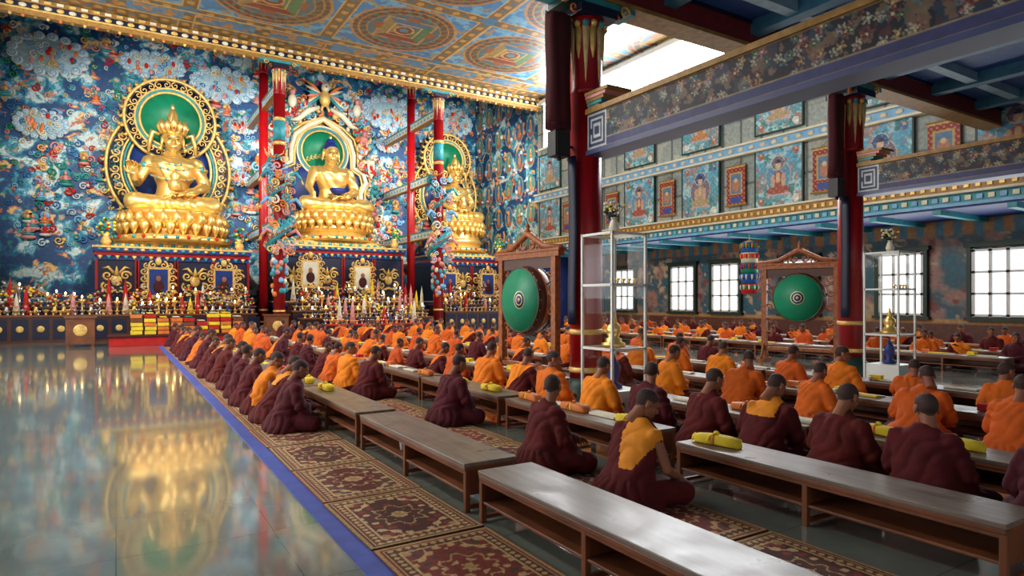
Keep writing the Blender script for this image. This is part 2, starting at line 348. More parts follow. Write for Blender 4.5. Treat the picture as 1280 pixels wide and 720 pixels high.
mb.bb(XR-.2,XR-.01,YB,YC-.1,6.72,7.02,0); mb.bb(XR-.26,XR-.01,YB,YC-.1,7.0,7.07,1); mb.bb(XR-.26,XR-.01,YB,YC-.1,6.67,6.74,1)
for y in np.arange(YB+.3,YC-.3,.45): mb.ell((XR-.2,y,6.87),(.04,.12,.08),1,8,6)
mb.obj('trim_3_blue_frieze',[SKYB,CREAM])
mb=MB()
mb.bb(XR-.45,XR,YB,YC-.1,4.36,4.62,0); mb.bb(XR-.52,XR,YB,YC-.1,4.62,4.68,1); mb.bb(XR-.5,XR,YB,YC-.1,4.31,4.37,1); mb.bb(XR-.35,XR+.3,YB,YC-.1,4.06,4.31,2); mb.bb(XR-.38,XR,YB,YC-.1,4.0,4.08,3)
for i,y in enumerate(np.arange(YB+.3,YC-.3,.26)): mb.box((XR-.46,y,4.49),(.05,.11,.11),4); mb.box((XR-.37,y,4.19),(.05,.14,.12),3 if i%2 else 1)
mb.obj('trim_4_gold_gallery_cornice',[DGOLD,CREAM,TEAL,SKYB,GOLDP])
mb=MB(); mb.bb(XR-.3,XR2,YB,YC,3.95,4.03,0)
for y in np.arange(YB+1,YC,1.7): mb.bb(XR-.3,XR2,y-.1,y+.1,3.82,3.95,1)
mb.obj('ceiling_under_gallery',[BLUE,TEAL])
nY,nZ=420,60
Yg,Z=np.meshgrid(np.linspace(YB,YC,nY+1),np.linspace(0,4.,nZ+1))
C=np.zeros(Yg.shape+(3,)); C[:]=(.25,.34,.38)
f=fbm(Yg*1.8,Z*1.8,31); put(C,f>.52,(.40,.42,.42)); put(C,f>.6,(.58,.44,.40)); put(C,f<.4,(.18,.36,.42)); f=fbm(Yg*3,Z*3,41); put(C,f>.66,(.70,.60,.46)); put(C,f<.3,(.46,.25,.22))
put(C,Z>3.5,(.26,.44,.52)); put(C,(Z>3.5)&(np.sin(Yg*12)>0),(.6,.44,.27)); put(C,Z<.9,(.36,.20,.15)); put(C,(Z>.86)&(Z<.95),(.65,.5,.3))
gridobj('wall_right_lower',(XR2,YB,0),(0,YC-YB,0),(0,0,4.0),nY,nZ,C,PAINT)
mb=MB(); mb.bb(XR2+.02,XR2+.2,YB,YC,0,CH,0); mb.obj('wall_right_lower_structure',[CREAM])
def win(mb,y,w,z0,z1,x=XR2):
    mb.bb(x-.06,x-.01,y-w/2,y+w/2,z0,z1,0)
    for a in np.linspace(-w/2,w/2,4): mb.bb(x-.12,x-.02,y+a-.045,y+a+.045,z0-.05,z1+.05,1)
    for z in np.linspace(z0,z1,4): mb.bb(x-.12,x-.02,y-w/2-.05,y+w/2+.05,z-.035,z+.035,1)
    mb.bb(x-.16,x-.02,y-w/2-.16,y-w/2-.05,z0-.1,z1+.12,2); mb.bb(x-.16,x-.02,y+w/2+.05,y+w/2+.16,z0-.1,z1+.12,2); mb.bb(x-.2,x-.02,y-w/2-.22,y+w/2+.22,z1+.1,z1+.24,2)
    mb.bb(x-.2,x-.02,y-w/2-.22,y+w/2+.22,z0-.16,z0-.06,2)
for i,y in enumerate([26.4,24.0,20.2,17.85,14.5,10.9,8.2,5.6,3.0]):
    m_=MB(); win(m_,y,1.3,1.1,3.0); m_.obj('window_%d'%(i+3),[DAY,WHITE,DGREEN])
# ---------------------------------------------------------------- thangka panels
TW,TH=1.75,2.05
designs=[]
for k in range(4):
    designs.append(gridobj('painted_thangka_panel',(0,-TW/2,0),(0,TW,0),(0,0,TH),60,72,deity(TW,TH,60,72,k+3),PAINT))
idx=0
for i,y in enumerate([26.9,23.7,20.3,16.95,13.58,10.2,6.85,3.45]):
    for (zb,sc) in ((4.62,1.),(7.2,.86)):
        d=designs[idx%4]
        if idx<4: o=d
        else: o=bpy.data.objects.new('painted_thangka_panel',d.data); scene.collection.objects.link(o)
        o.location=(XR-.09,y,zb+.06); o.scale=(1,1,sc); idx+=1
        f=MB(); w2=TW/2; h2=TH*sc
        for a in (-w2-.03,w2+.03): f.bb(-.01,.05,a-.025,a+.025,-.04,h2+.04,0)
        for b in (-.02,h2+.02): f.bb(-.01,.05,-w2-.06,w2+.06,b-.025,b+.025,0)
        f.bb(.02,.06,-w2,w2,0,h2,1)
        q=f.obj('frame',[DGREEN,NAVY]); q.parent=o; q.scale=(1,1,1/sc)
nu,nv=28,50
U,V=UVg(nu,nv,1,1.7); C=np.zeros(U.shape+(3,)); C[:]=(.52,.11,.14); put(C,(np.sin(U*30)*np.sin(V*30))>.4,(.70,.50,.28))
put(C,(np.abs(U-.5)<.33)&(V>.45)&(V<1.4),(.72,.58,.34)); put(C,(np.abs(U-.5)<.28)&(V>.5)&(V<1.35),(.3,.46,.58))
put(C,((U-.5)/.2)**2+((V-.85)/.3)**2<1,(.66,.45,.34)); put(C,((U-.5)/.08)**2+((V-1.05)/.09)**2<1,(.8,.7,.55)); put(C,(np.abs(U-.5)<.3)&(V<.35)&(V>.1),(.2,.28,.55)); put(C,V>1.6,(.75,.62,.38))
br=None
for y in [25.3,22.0,18.63,15.26,11.89,8.5,5.1]:
    if br is None: br=gridobj('brocade_hanging_scroll',(0,-.4,0),(0,.8,0),(0,0,1.4),nu,nv,C,PAINT); o=br
    else: o=bpy.data.objects.new('brocade_hanging_scroll',br.data); scene.collection.objects.link(o)
    o.location=(XR-.14,y,4.95)
    f=MB(); f.tube([(0,-.47,0),(0,.47,0)],.035,0,8); f.tube([(0,-.44,1.4),(0,.44,1.4)],.022,0,8); f.tube([(.05,-.2,1.4),(.1,0,1.58),(.05,.2,1.4)],.01,0,5)
    q=f.obj('rods',[DGOLD]); q.parent=o
# ---------------------------------------------------------------- columns
PETAL=mat('petal_gold_paint',(.86,.76,.52),.5,0,.2,10)
def column(x,y,zc,r,name='red_pillar'):
    mb=MB()
    mb.lathe((x,y,0),[(r*1.5,0),(r*1.5,.12),(r*1.3,.18),(r*1.35,.3),(r*1.1,.36),(r,.42)],2,28)
    mb.lathe((x,y,0),[(r,.4),(r,zc-1.4)],0,32)
    for z in (.5,1.05): mb.lathe((x,y,z),[(r,0),(r*1.06,.02),(r*1.06,.06),(r,.08)],1,28)
    mb.lathe((x,y,0),[(r*1.0,zc-1.4),(r*1.03,zc-1.35),(r*1.0,zc-1.3),(r*1.04,zc-.5),(r*1.2,zc-.42),(r*1.02,zc-.36),(r*1.25,zc-.3)],0,32)
    for k in range(14):
        a=k/14*2*pi; ca,sa=math.cos(a),math.sin(a)
        mb.tube([(x+ca*r*.96,y+sa*r*.96,zc-.45),(x+ca*r*.98,y+sa*r*.98,zc-.75),(x+ca*r*.97,y+sa*r*.97,zc-.95 - (.35 if k%2 else 0))],[r*.25,r*.18,.004],6 if k%2 else 1,6)
        mb.ell((x+ca*r*1.02,y+sa*r*1.02,zc-.65),(.025,.025,.09),4 if k%2 else 5,6,5)
        mb.ell((x+ca*r*1.15,y+sa*r*1.15,zc-.42),(.05,.05,.05),4 if k%2 else 1,8,6)
    mb.bb(x-r*1.4,x+r*1.4,y-r*1.4,y+r*1.4,zc-.32,zc-.2,3)
    for i,(w,z) in enumerate(((r*2.3,zc-.2),(r*3.4,zc-.1))):
        mb.bb(x-w,x+w,y-r*.8,y+r*.8,z,z+.1,[2,4][i])
    for sgn in (-1,1):
        mb.spiral((x+sgn*r*2.4,y-r*.9,zc-.12),.1,1,0,sgn,1.3,.2); mb.spiral((x+sgn*r*1.6,y-r*.9,zc-.25),.08,5,0,sgn,1.3,.2)
    return mb,[RED,GOLDP,DGREEN,NAVY,TEAL,ORANGE,PETAL]
for (x,y) in ((5.85,YG),(12.62,YG)):
    mb,ms=column(x,y,5.92,.235); mb.obj('red_pillar',ms)
def fancy_column(x,y,front):
    top=11.5 if front else 13.4
    mb,ms=column(x,y,top,.235 if front else .2)
    if not front: mb.bb(x-.25,x+.25,y-.25,y+.25,top,CR-.02,3)
    if front:
        mb.lathe((x,y,0),[(.245,8.),(.25,8.1),(.245,8.15)],1,24); mb.lathe((x,y,0),[(.24,8.2),(.243,8.6),(.24,9.)],4,24); mb.lathe((x,y,0),[(.245,9.),(.25,9.1),(.245,9.15)],1,24)
        ms=ms+[SKYB,PINK,CREAM]
        for k in range(60):
            a=random.uniform(0,2*pi); z=1.6+random.random()*2.6; R=.27
            mb.ell((x+R*math.cos(a),y+R*math.sin(a),z),(.1,.1,.12),random.choice([7,4,8,9,5]),8,6)
        pts=[];rr=[];N=90
        for i in range(N):
            t=i/(N-1); a=t*2*pi*2.2+1; R=.36+.10*math.sin(t*20); pts.append((x+R*math.cos(a),y+R*math.sin(a),3.3+t*4.0)); rr.append(.05+.13*math.sin(pi*min(1,t*1.15)**.8) if t<.86 else .12)
        mb.tube(pts,rr,4,10)
        for i in range(3,N-3):
            p=np.array(pts[i]); c=np.array((x,y,p[2])); o=(p-c)/np.linalg.norm(p-c)
            q=p+o*rr[i]; mb.tube([q-o*.02,q+o*.1+np.array((0,0,.05))],[.05,.004],[5,8,9][i%3],5)
        h=np.array(pts[-1])+np.array((0,-.3,.1))
        mb.ell(pts[-1],(.18,.18,.18),4); mb.ell(h,(.18,.28,.18),4); mb.ell(h+np.array((0,-.25,.05)),(.12,.18,.07),5); mb.ell(h+np.array((0,-.2,-.1)),(.1,.17,.05),8)
        for sg in (-1,1):
            mb.tube([h+np.array((sg*.1,.1,.12)),h+np.array((sg*.2,.25,.3)),h+np.array((sg*.18,.35,.5))],[.05,.035,.01],1,6)
            mb.ell(h+np.array((sg*.1,-.1,.12)),(.05,.05,.05),9,8,6); mb.tube([h+np.array((sg*.1,-.3,.05)),h+np.array((sg*.35,-.5,.2)),h+np.array((sg*.4,-.45,.4))],[.025,.02,.005],1,5)
            for zz in (4.3,5.6,6.7):
                mb.tube([(x+sg*.3,y-.2,zz),(x+sg*.6,y-.4,zz+.15),(x+sg*.8,y-.45,zz-.15)],[.1,.08,.06],[4,8,7][int(zz)%3],7)
                for f in (-1,0,1): mb.tube([(x+sg*.8,y-.45,zz-.15),(x+sg*(.88+.05*f),y-.5+f*.08,zz-.36)],[.04,.008],1,5)
        for k in range(70):
            a=random.uniform(0,2*pi); z=3.4+random.random()*4.2; mb.spiral((x+.46*math.cos(a),y-.3,z),random.uniform(.1,.22),random.choice([5,7,8,1,9,4]),random.uniform(0,6),random.choice([-1,1]),1.4,.22)
    mb.obj('dragon_pillar' if front else 'red_altar_pillar',ms)
for x in (5.8,13.1):
    fancy_column(x,27.85,True); fancy_column(x,31.2,False)
mb=MB()
for x in (5.8,13.1):
    for z in (4.6,7.3,10.3):
        mb.bb(x-.1,x+.1,28.05,34.9,z,z+.30,0); mb.bb(x-.13,x+.13,28.05,34.9,z+.30,z+.36,1); mb.bb(x-.13,x+.13,28.05,34.9,z-.05,z,2)
        for y in np.arange(28.4,34.5,.4): mb.box((x-.11,y,z+.15),(.03,.2,.12),3)
mb.obj('trim_5_altar_tie_beams',[CREAM,TEAL,DGOLD,SKYB])
# ---------------------------------------------------------------- painted cantilever beams
def frieze(L,H):
    nu=int(L/.014); nv=int(H/.014); U,V=UVg(nu,nv,L,H)
    C=np.zeros(U.shape+(3,)); C[:]=(.08,.08,.13)
    f=fbm(U*5,V*5,51); put(C,f>.54,(.15,.20,.28)); f=fbm(U*9,V*9,57); put(C,f>.60,(.42,.34,.27)); put(C,f<.32,(.30,.15,.16))
    for k,(cc,s) in enumerate((((.58,.36,.34),1),((.60,.48,.30),2),((.30,.42,.46),3),((.62,.60,.54),4),((.42,.20,.20),5),((.26,.38,.30),6))):
        sc=4.6 if k%2 else 3.4
        ax=U*sc+k*.37; ay=V*sc+k*.61; i=np.floor(ax); j=np.floor(ay); px=ax-i-.5-(hsh(i,j,s)-.5)*.6; py=ay-j-.5-(hsh(j,i,s)-.5)*.6
        rr=np.hypot(px,py); aa=np.arctan2(py,px); rad=.26*(.65+.35*np.cos(aa*5+hsh(i,j,s+9)*6)); on=hsh(i,j,s+4)>.4
        put(C,on&(rr<rad),cc); put(C,on&(rr<rad*.55),tuple(x*.6 for x in cc)); put(C,on&(rr<.05),(.75,.68,.5))
    lo=V<.13; put(C,lo,(.22,.23,.40)); put(C,(V>.12)&(V<.14),(.6,.52,.38)); put(C,V<.018,(.55,.48,.35)); put(C,V>H-.02,(.5,.4,.28))
    e=U>L-.42; a=U-(L-.42); put(C,e,(.20,.22,.36)); sx=np.abs(a-.21); sy=np.abs(V-H/2)*.8; q=np.maximum(sx,sy)
    put(C,e&(q>.17)&(q<.2),(.75,.77,.76)); put(C,e&(q>.11)&(q<.135)&(~((a>.21)&(np.abs(V-H/2)<.05))),(.75,.77,.76)); put(C,e&(q>.05)&(q<.075),(.75,.77,.76))
    return nu,nv,C
nu,nv,FC=frieze(9.,.53)
UNDER=mat('blue_grey_beam_underside',(.27,.30,.46),.4,0,.15,2)
for x in (5.85,12.62):
    mb=MB(); mb.bb(x-.16,x+.16,-1.8,7.16,3.66,4.17,0); mb.bb(x-.2,x+.2,-1.8,7.16,4.17,4.24,1); mb.bb(x-.18,x+.18,-1.8,7.17,3.6,3.66,2)
    for k in range(5): mb.bb(x-.16-.015*k,x+.16+.015*k,6.9-.06*k,7.15,4.24+.045*k,4.285+.045*k,[1,3,1,4,1][k])
    o=mb.obj('painted_cantilever_beam',[NAVY,DGOLD,UNDER,TEAL,PINK])
    g=gridobj('painted_side',(x-.163,-1.84,3.65),(0,9.,0),(0,0,.53),nu,nv,FC,PAINT); g.parent=o
for (x,y,s) in ((5.85,YG,1),(12.62,YG,1)):
    mb=MB()
    def fold(z,w,d): 
        t=np.linspace(0,2*pi,40,endpoint=False); return np.c_[x-.50+w*np.cos(t)*(1+.03*np.sin(7*t)),y+d*np.sin(t)*(1+.08*np.sin(7*t+z)),np.full(40,z)]
    mb.rings([fold(z,.2+.01*math.sin(z*5),.12) for z in np.linspace(4.0,5.6,10)],0); mb.rings([fold(z,.205,.125) for z in (3.97,4.05)],1)
    mb.tube([(x-.72,y,5.6),(x-.2,y,5.62)],.02,2,8); mb.bb(x-.35,x-.22,y-.03,y+.03,5.55,5.62,2)
    mb.obj('gathered_maroon_drape',[DRED,MAROON,DGOLD])
    mb=MB(); mb.box((x-.5,y-.02,3.76),(.26,.2,.36),0); mb.box((x-.5,y-.125,3.76),(.22,.01,.32),1); mb.tube([(x-.5,y+.05,3.76),(x-.2,y+.02,3.76)],.02,0); mb.lathe((x-.5,y-.02,3.58),[(.03,0),(.03,-.05)],0,8)
    mb.obj('wall_speaker',[BLACK,DARK],bevel=.01)
    mb=MB(); t_=np.linspace(0,2*pi,12,endpoint=False)
    mb.rings([np.c_[x-.29+.035*np.cos(t_)+.01*math.sin(z*3),y-.06+.09*np.sin(t_),np.full(12,z)] for z in np.linspace(1.2,3.6,12)],0)
    mb.bb(x-.32,x-.2,y-.03,y+.03,3.55,3.6,0); mb.obj('navy_strip',[NAVY])  # narrow navy upright strip along the left of each pillar
# ---------------------------------------------------------------- remesh helper
def remesh(mb,vox,it=4,fac=.5):
    me=bpy.data.meshes.new('tmp'); me.from_pydata(mb.v,[],mb.f); o=bpy.data.objects.new('tmp',me); scene.collection.objects.link(o)
    m=o.modifiers.new('r','REMESH'); m.mode='VOXEL'; m.voxel_size=vox
    if it: s=o.modifiers.new('s','SMOOTH'); s.factor=fac; s.iterations=it
    bpy.context.view_layer.update(); dg=bpy.context.evaluated_depsgraph_get(); e=bpy.data.meshes.new_from_object(o.evaluated_get(dg))
    n=len(e.vertices); V=np.empty(n*3,np.float32); e.vertices.foreach_get('co',V); N=np.empty(n*3,np.float32); e.vertices.foreach_get('normal',N)
    F=[tuple(p.vertices) for p in e.polygons]
    bpy.data.objects.remove(o); bpy.data.meshes.remove(me); bpy.data.meshes.remove(e)
    return V.reshape(-1,3).astype(float),N.reshape(-1,3).astype(float),F
def fc(V,F): return np.array([V[list(f)].mean(0) for f in F])
def head_parts(ears=1.):
    h=MB()
    h.ell((-.012,0,.03),(.1,.079,.09),0,20,14); h.ell((.03,0,-.03),(.068,.062,.085),0,16,12); h.ell((.055,0,-.093),(.032,.034,.026),0)
    h.tube([(.088,0,.012),(.108,0,-.02),(.112,0,-.036)],[.009,.012,.015],0); h.ell((.1,0,-.04),(.014,.02,.01),0)
    h.ell((.082,0,.022),(.02,.05,.01),0); h.ell((.06,.036,-.03),(.03,.024,.026),0); h.ell((.06,-.036,-.03),(.03,.024,.026),0)
    h.ell((.092,0,-.066),(.012,.026,.006),0); h.ell((.09,0,-.078),(.012,.022,.007),0)
    for sg in (-1,1): h.ell((-.008,sg*.082,-.012*ears),(.021,.011,.034*ears),0,10,8)
    h.tube([(-.02,0,-.04),(-.035,0,-.12),(-.05,0,-.2)],[.055,.052,.06],0,14)
    return h
HV,HN,HF=remesh(head_parts(),.0065,2); HC=fc(HV,HF)
hair=(HC[:,2]>-.075+(HC[:,0]+.1)/.19*.15)&(np.abs(HC[:,1])<.088)&~((np.abs(HC[:,1])>.074)&(HC[:,2]<.03)&(np.abs(HC[:,0]+.008)<.026))
HMI=np.where(hair,3,2)
def hand_mesh():
    h=MB(); h.ell((.045,0,0),(.05,.038,.016),0,12,8); h.ell((.03,.02,-.003),(.03,.022,.016),0); h.tube([(-.04,0,0),(0,0,0),(.03,0,0)],[.027,.024,.024],0,10)
    for y,L in zip((-.03,-.010,.011,.031),(.056,.07,.074,.064)):
        p=[(.07,y*.8,0),(.088,y,.0),(.088+L*.42,y*1.05,-.008),(.088+L*.72,y*1.05,-.024),(.088+L*.9,y*1.03,-.042)]
        h.tube(p,[.0095,.0095,.0088,.008,.0065],0,8); h.ell(p[-1],(.0065,)*3,0,8,6); h.ell(p[2],(.0092,)*3,0,8,6)
    p=[(.02,.028,-.004),(.045,.052,-.012),(.068,.058,-.02),(.085,.055,-.028)]; h.tube(p,[.014,.011,.01,.0075],0,8); h.ell(p[-1],(.0075,)*3,0,8,6)
    return remesh(h,.0035,1)
HA=hand_mesh()
def place(V,T,mir=False):
    V=V.copy()
    if mir: V[:,1]*=-1
    A=np.array(T); return V@A[:3,:3].T+A[:3,3]
def addhead(mb,pos,yaw=0,pitch=0,sc=.95):
    T=Matrix.Translation(pos)@Matrix.Rotation(yaw,4,'Z')@Matrix.Rotation(pitch,4,'Y')@Matrix.Scale(sc,4)
    mb.add(place(HV,T),HF,HMI)
    old=mb.T; mb.T=T
    for sg in (-1,1):
        mb.ell((.0865,sg*.03,.0),(.008,.014,.0045),4,8,6); mb.tube([(.093,sg*.014,.016),(.094,sg*.03,.02),(.083,sg*.046,.015)],[.003,.0035,.002],4,5)
    mb.tube([(.1,-.022,-.072),(.1045,0,-.071),(.1,.022,-.072)],.0018,4,5)
    mb.T=old
def addhand(mb,wrist,direction,roll,mi,mir,sc=1.):
    d=Vector(direction).normalized(); q=d.to_track_quat('X','Z').to_matrix().to_4x4()
    T=Matrix.Translation(wrist)@q@Matrix.Rotation(roll,4,'X')@Matrix.Scale(sc,4)
    V,N,F=HA; F2=[f[::-1] for f in F] if mir else F
    mb.add(place(V,T,mir),F2,mi)
def build_monk(style,yaw=0.,pitch=.35,lean=.1,shift=0.,barearm=False,slouch=0.,arm=0.):
    b=MB(); L=lambda z:lean*max(0,z-.1)**1.2*1.6
    prof=[(-.02,.0,.24,.31),(-.02,.07,.235,.295),(-.015,.16,.195,.245),(0,.27,.155,.2),(.01,.38,.145,.2),(.02,.46,.135,.205),(.03,.52,.115,.19),(.035,.565,.088,.14),(.035,.60,.066,.085),(.04,.63,.055,.058)]
    sw=lambda z: slouch*z
    a=np.linspace(0,2*pi,28,endpoint=False)
    b.rings([np.c_[cx+L(z)+rx*np.cos(a),sw(z)+ry*np.sin(a),np.full(28,z)] for cx,z,rx,ry in prof],0)
    sx=.03+L(.5)
    arms={}
    for sg in (-1,1):
        sh=(sx,sw(.5)+sg*.165,.505); elb=(sx+.03,sw(.3)+sg*.255,.30); wr=(sx+.22,sg*.09,.27)
        if arm and sg==1: elb=(sx+.12,sg*.25,.36); wr=(sx+.27,sg*.12,.40+arm*.1)
        if barearm and sg==-1: sh=(sx,sg*.16,.5); elb=(sx+.02,sg*.26,.27); wr=(sx+.24,sg*.22,.16)
        arms[sg]=(sh,elb,wr)
        if not (barearm and sg==-1):
            b.cap(sh,elb,.078,.07,0); b.cap(elb,wr,.066,.048,0)
            b.tube([elb,(elb[0]+.08,elb[1]*.85,.2),(.22,sg*.2,.1)],[.06,.07,.08],0,10)
        else: b.ell(sh,(.075,.07,.07),0)
        b.cap((0,sg*.12,.11),(.27,sg*.30,.095),.115,.09,0); b.cap((.27,sg*.30,.085),(.36,-sg*.04,.065),.085,.058,0)
    b.ell((.17,0,.085),(.2,.26,.085),0,18,10)
    V,N,F=remesh(b,.0125,6)
    V[:,2]=np.maximum(V[:,2],.0)
    for i in range(len(V)):
        p=V[i]; n1=noise.noise(Vector(p*4.)+Vector((shift,0,0))); n2=noise.noise(Vector(p*11.))
        # shawl folds sweep diagonally from the left shoulder
        ph=44*(p[1]*.85+(p[2])*.55)+8*n1 if p[2]>.2 else 14*math.atan2(p[1],p[0]+.05)+6*n1
        amp=(.010 if p[2]<.56 else .002)*(.5+abs(n2)*1.6)
        V[i]=p+N[i]*(amp*(abs(math.sin(ph*.5))**.7*1.8-.9)+.007*n1+.004*n2)
    V[:,2]=np.maximum(V[:,2],.0)
    c=fc(V,F); x,y,z=c.T; mi=np.zeros(len(F),int)
    if style=='orange': mi[(z>.10+.03*np.sin(y*14))&~((x>.14)&(z<.2))]=1
    if style=='diag': mi[(z>.1)&((y*.9+ (z-.42)*.75)> -.06+.01*np.sin(z*40))&~((x>.16)&(z<.2))]=1
    if style=='diag2': mi[(z>.12)&((-y*.9+(z-.40)*.8)>.0)&~((x>.16)&(z<.2))]=1
    if style=='panel': mi[(z>.28)&(y<.0+(z-.3)*.30)&(y>-.12-(z-.28)*.5)&(x<sx+.04)]=5
    if style=='collar': mi[(z>.47)&(np.abs(y)<.14)]=5
    vm=np.zeros(len(V),bool)
    for f,o in zip(F,mi>0):
        if o: vm[list(f)]=True
    V[vm]+=N[vm]*(.007 if style!='panel' else -.006)
    m=MB(); m.add(V,F,mi)
    hx=.055+L(.62); addhead(m,(hx+.03+.03*math.sin(pitch),sw(.68),.735-.02*pitch),yaw,pitch)
    s2=MB()
    for sg,(sh,elb,wr) in arms.items():
        if barearm and sg==-1:
            s2.cap(sh,elb,.05,.04,0); s2.cap(elb,wr,.04,.026,0)
    if s2.v:
        V2,N2,F2=remesh(s2,.009,3); m.add(V2,F2,2)
    for sg,(sh,elb,wr) in arms.items():
        w=Vector(wr); e=Vector(elb); d=(w-e).normalized(); p=w-d*.005
        if barearm and sg==-1: addhand(m,p,(d.x,d.y,d.z-.1),0,2,sg<0)
        else: addhand(m,p+d*.03,(d.x,d.y*.5,d.z-.15),sg*.5,2,sg<0)
    for sg in (-1,1):
        m.ell((.34,sg*.10,.045),(.05,.11,.035),2,10,8)
    return m
MM=[MAROON,SAFF,SKIN,HAIR,DARK,YOR]
variants={}
def reg(k,**kw):
    m=build_monk(**kw); o=m.obj('seated_monk',MM); scene.collection.objects.unlink(o); variants[k]=o.data; bpy.data.objects.remove(o)
reg('m1',style='maroon',yaw=0.,pitch=.4,lean=.12,shift=1)
reg('m2',style='maroon',yaw=.7,pitch=.15,lean=.03,shift=5,slouch=.06)
reg('m3',style='diag2',yaw=-.3,pitch=.45,lean=.2,shift=9,barearm=True)
reg('m4',style='collar',yaw=-.35,pitch=.6,lean=.28,shift=12,slouch=-.06)
reg('o1',style='orange',yaw=.15,pitch=.35,lean=.1,shift=2)
reg('o2',style='orange',yaw=-.7,pitch=.1,lean=.02,shift=7,slouch=.07)
reg('o3',style='diag',yaw=.3,pitch=.45,lean=.18,shift=4,arm=1.)
reg('o4',style='orange',yaw=.5,pitch=.65,lean=.34,shift=14,slouch=-.05)
reg('near',style='panel',yaw=-.6,pitch=.5,lean=.16,shift=3,barearm=True)
def monk(k,x,y,rz=0.,sc=1.):
    o=bpy.data.objects.new('seated_monk',variants[k]); scene.collection.objects.link(o); o.location=(x,y,.022); o.rotation_euler[2]=rz; o.scale=(sc,)*3; return o
R=random.Random(11)
def pick(po):
    return R.choice(['o1','o2','o3','o4','o1']) if R.random()<po else R.choice(['m1','m2','m3','m4','m1'])
def jit(): return R.uniform(-.35,.35),R.uniform(.84,1.04)
for y,k in ((7.85,'m1'),(8.55,'m4'),(9.3,'m3'),(10.05,'m1'),(10.9,'m2'),(12.0,'m1')):
    j,s=jit(); monk(k,1.66+R.uniform(-.05,.05),y,j*.6,.97)
y=13.2
while y<24.4:
    j,s=jit(); monk(pick(.12),1.66+R.uniform(-.08,.05),y,j,s); y+=R.uniform(.75,1.3)
monk('near',3.30,3.66,.1,1.0); monk('m2',3.3,4.78,-.1,1.0); monk('m1',3.5,7.2,.1,1.)
y=9.7
while y<24.4:
    j,s=jit(); monk(pick(.35 if y<13 else .6),3.38+R.uniform(-.08,.08),y,j,s); y+=R.uniform(.78,1.3)
for y,k in ((1.6,'m1'),(2.35,'m2'),(3.05,'m1'),(3.78,'m4'),(4.45,'m1'),(5.2,'m2')): monk(k,4.96,y,R.uniform(-.2,.2),1.0)
for y,k in ((6.05,'o1'),(6.95,'o2')): monk(k,4.9,y,R.uniform(-.1,.1),1.)
y=7.9
while y<24.4:
    j,s=jit(); monk(pick(.8),5.0+R.uniform(-.06,.04),y,j,s); y+=R.uniform(.75,1.2)
for X0,ys,po,skip in ((7.08,1.7,.95,(8.6,11.)),(8.75,2.2,.95,None),(10.5,9.3,.9,None)):
    y=ys
    while y<24.4:
        if not(skip and skip[0]<y<skip[1]):
            j,s=jit(); monk(pick(po),X0+R.uniform(-.06,.06),y,j,s)
        y+=R.uniform(.78,1.3)
for X0,ys in ((16.5,6.),(18.3,6.4),(20.3,6.8)):
    y=ys
    while y<24.4:
        j,s=jit(); monk(pick(.45),X0+R.uniform(-.06,.06),y,pi+j,s); y+=R.uniform(.75,1.2)
# ---------------------------------------------------------------- benches
def bench(L=2.35,w=.45):
    mb=MB(); h=.36
    mb.bb(0,w,0,L,h-.03,h,0); mb.bb(.004,w-.004,.004,L-.004,h-.06,h-.03,1)
    mb.bb(.02,w-.02,.03,L-.03,.13,.15,1)
    for y in (.0,L/2-.02,L-.04):
        mb.bb(.01,.05,y,y+.04,0,h-.035,1); mb.bb(w-.05,w-.01,y,y+.04,0,h-.035,1); mb.bb(.03,w-.03,y+.01,y+.03,.12,h-.05,1); mb.bb(.03,w-.03,y+.005,y+.035,.02,.05,1)
    mb.bb(.012,.03,.02,L-.02,h-.085,h-.035,1); mb.bb(w-.03,w-.012,.02,L-.02,.14,h-.035,1)
    return mb
b0=bench().obj('low_wooden_bench',[LAM,WOOD],bevel=.005)
first=True
def addb(x,y):
    global first
    if first: b0.location=(x,y,.0); first=False; return b0
    return inst(b0,'low_wooden_bench',(x,y,0))
for y in [1.58,4.13]+[6.62+2.42*i for i in range(7)]: addb(2.15,y)
for y in [1.5,4.28]+[6.8+2.42*i for i in range(7)]: addb(4.0,y)
for y in [1.25,3.66]+[7.85+2.42*i for i in range(6)]: addb(5.52,y)
for y in [1.6+2.42*i for i in range(3)]+[11.2+2.42*i for i in range(5)]: addb(7.68,y)
for y in [2.2+2.42*i for i in range(9)]: addb(9.36,y)
for y in [5.8+2.42*i for i in range(8)]: addb(15.4,y)
for y in [6.2+2.42*i for i in range(7)]: addb(17.2,y)
for y in [6.2+2.42*i for i in range(7)]: addb(19.2,y)
def wrapped():
    mb=MB(); t=np.linspace(0,2*pi,24,endpoint=False)
    def sup(a,b,x): 
        c,s_=np.cos(t),np.sin(t); e=.45; return np.c_[np.full(24,x),a*np.sign(c)*np.abs(c)**e,b+b*np.sign(s_)*np.abs(s_)**e]
    mb.rings([sup(.03,.02,-.2),sup(.055,.035,-.185),sup(.062,.04,-.1),sup(.06,.042,0),sup(.062,.04,.1),sup(.055,.035,.185),sup(.03,.02,.2)],0)
    mb.rings([sup(.065,.043,.0),sup(.065,.043,.02)],1); mb.ell((.01,.0,.095),(.025,.02,.018),0); mb.tube([(.01,.02,.09),(.04,.06,.07),(.06,.09,.01)],[.012,.01,.004],0,6); mb.tube([(.19,0,.05),(.21,.01,.035),(.225,.02,.01)],[.03,.022,.006],0,6)
    return mb
wy=wrapped().obj('wrapped_prayer_book',[YELL,ORANGE]); wo=wrapped().obj('wrapped_prayer_book',[ORANGE,YELL])
wy.location=(4.2,3.58,.362); wy.rotation_euler[2]=1.75
wo.location=(4.2,5.5,.362); wo.rotation_euler[2]=1.6
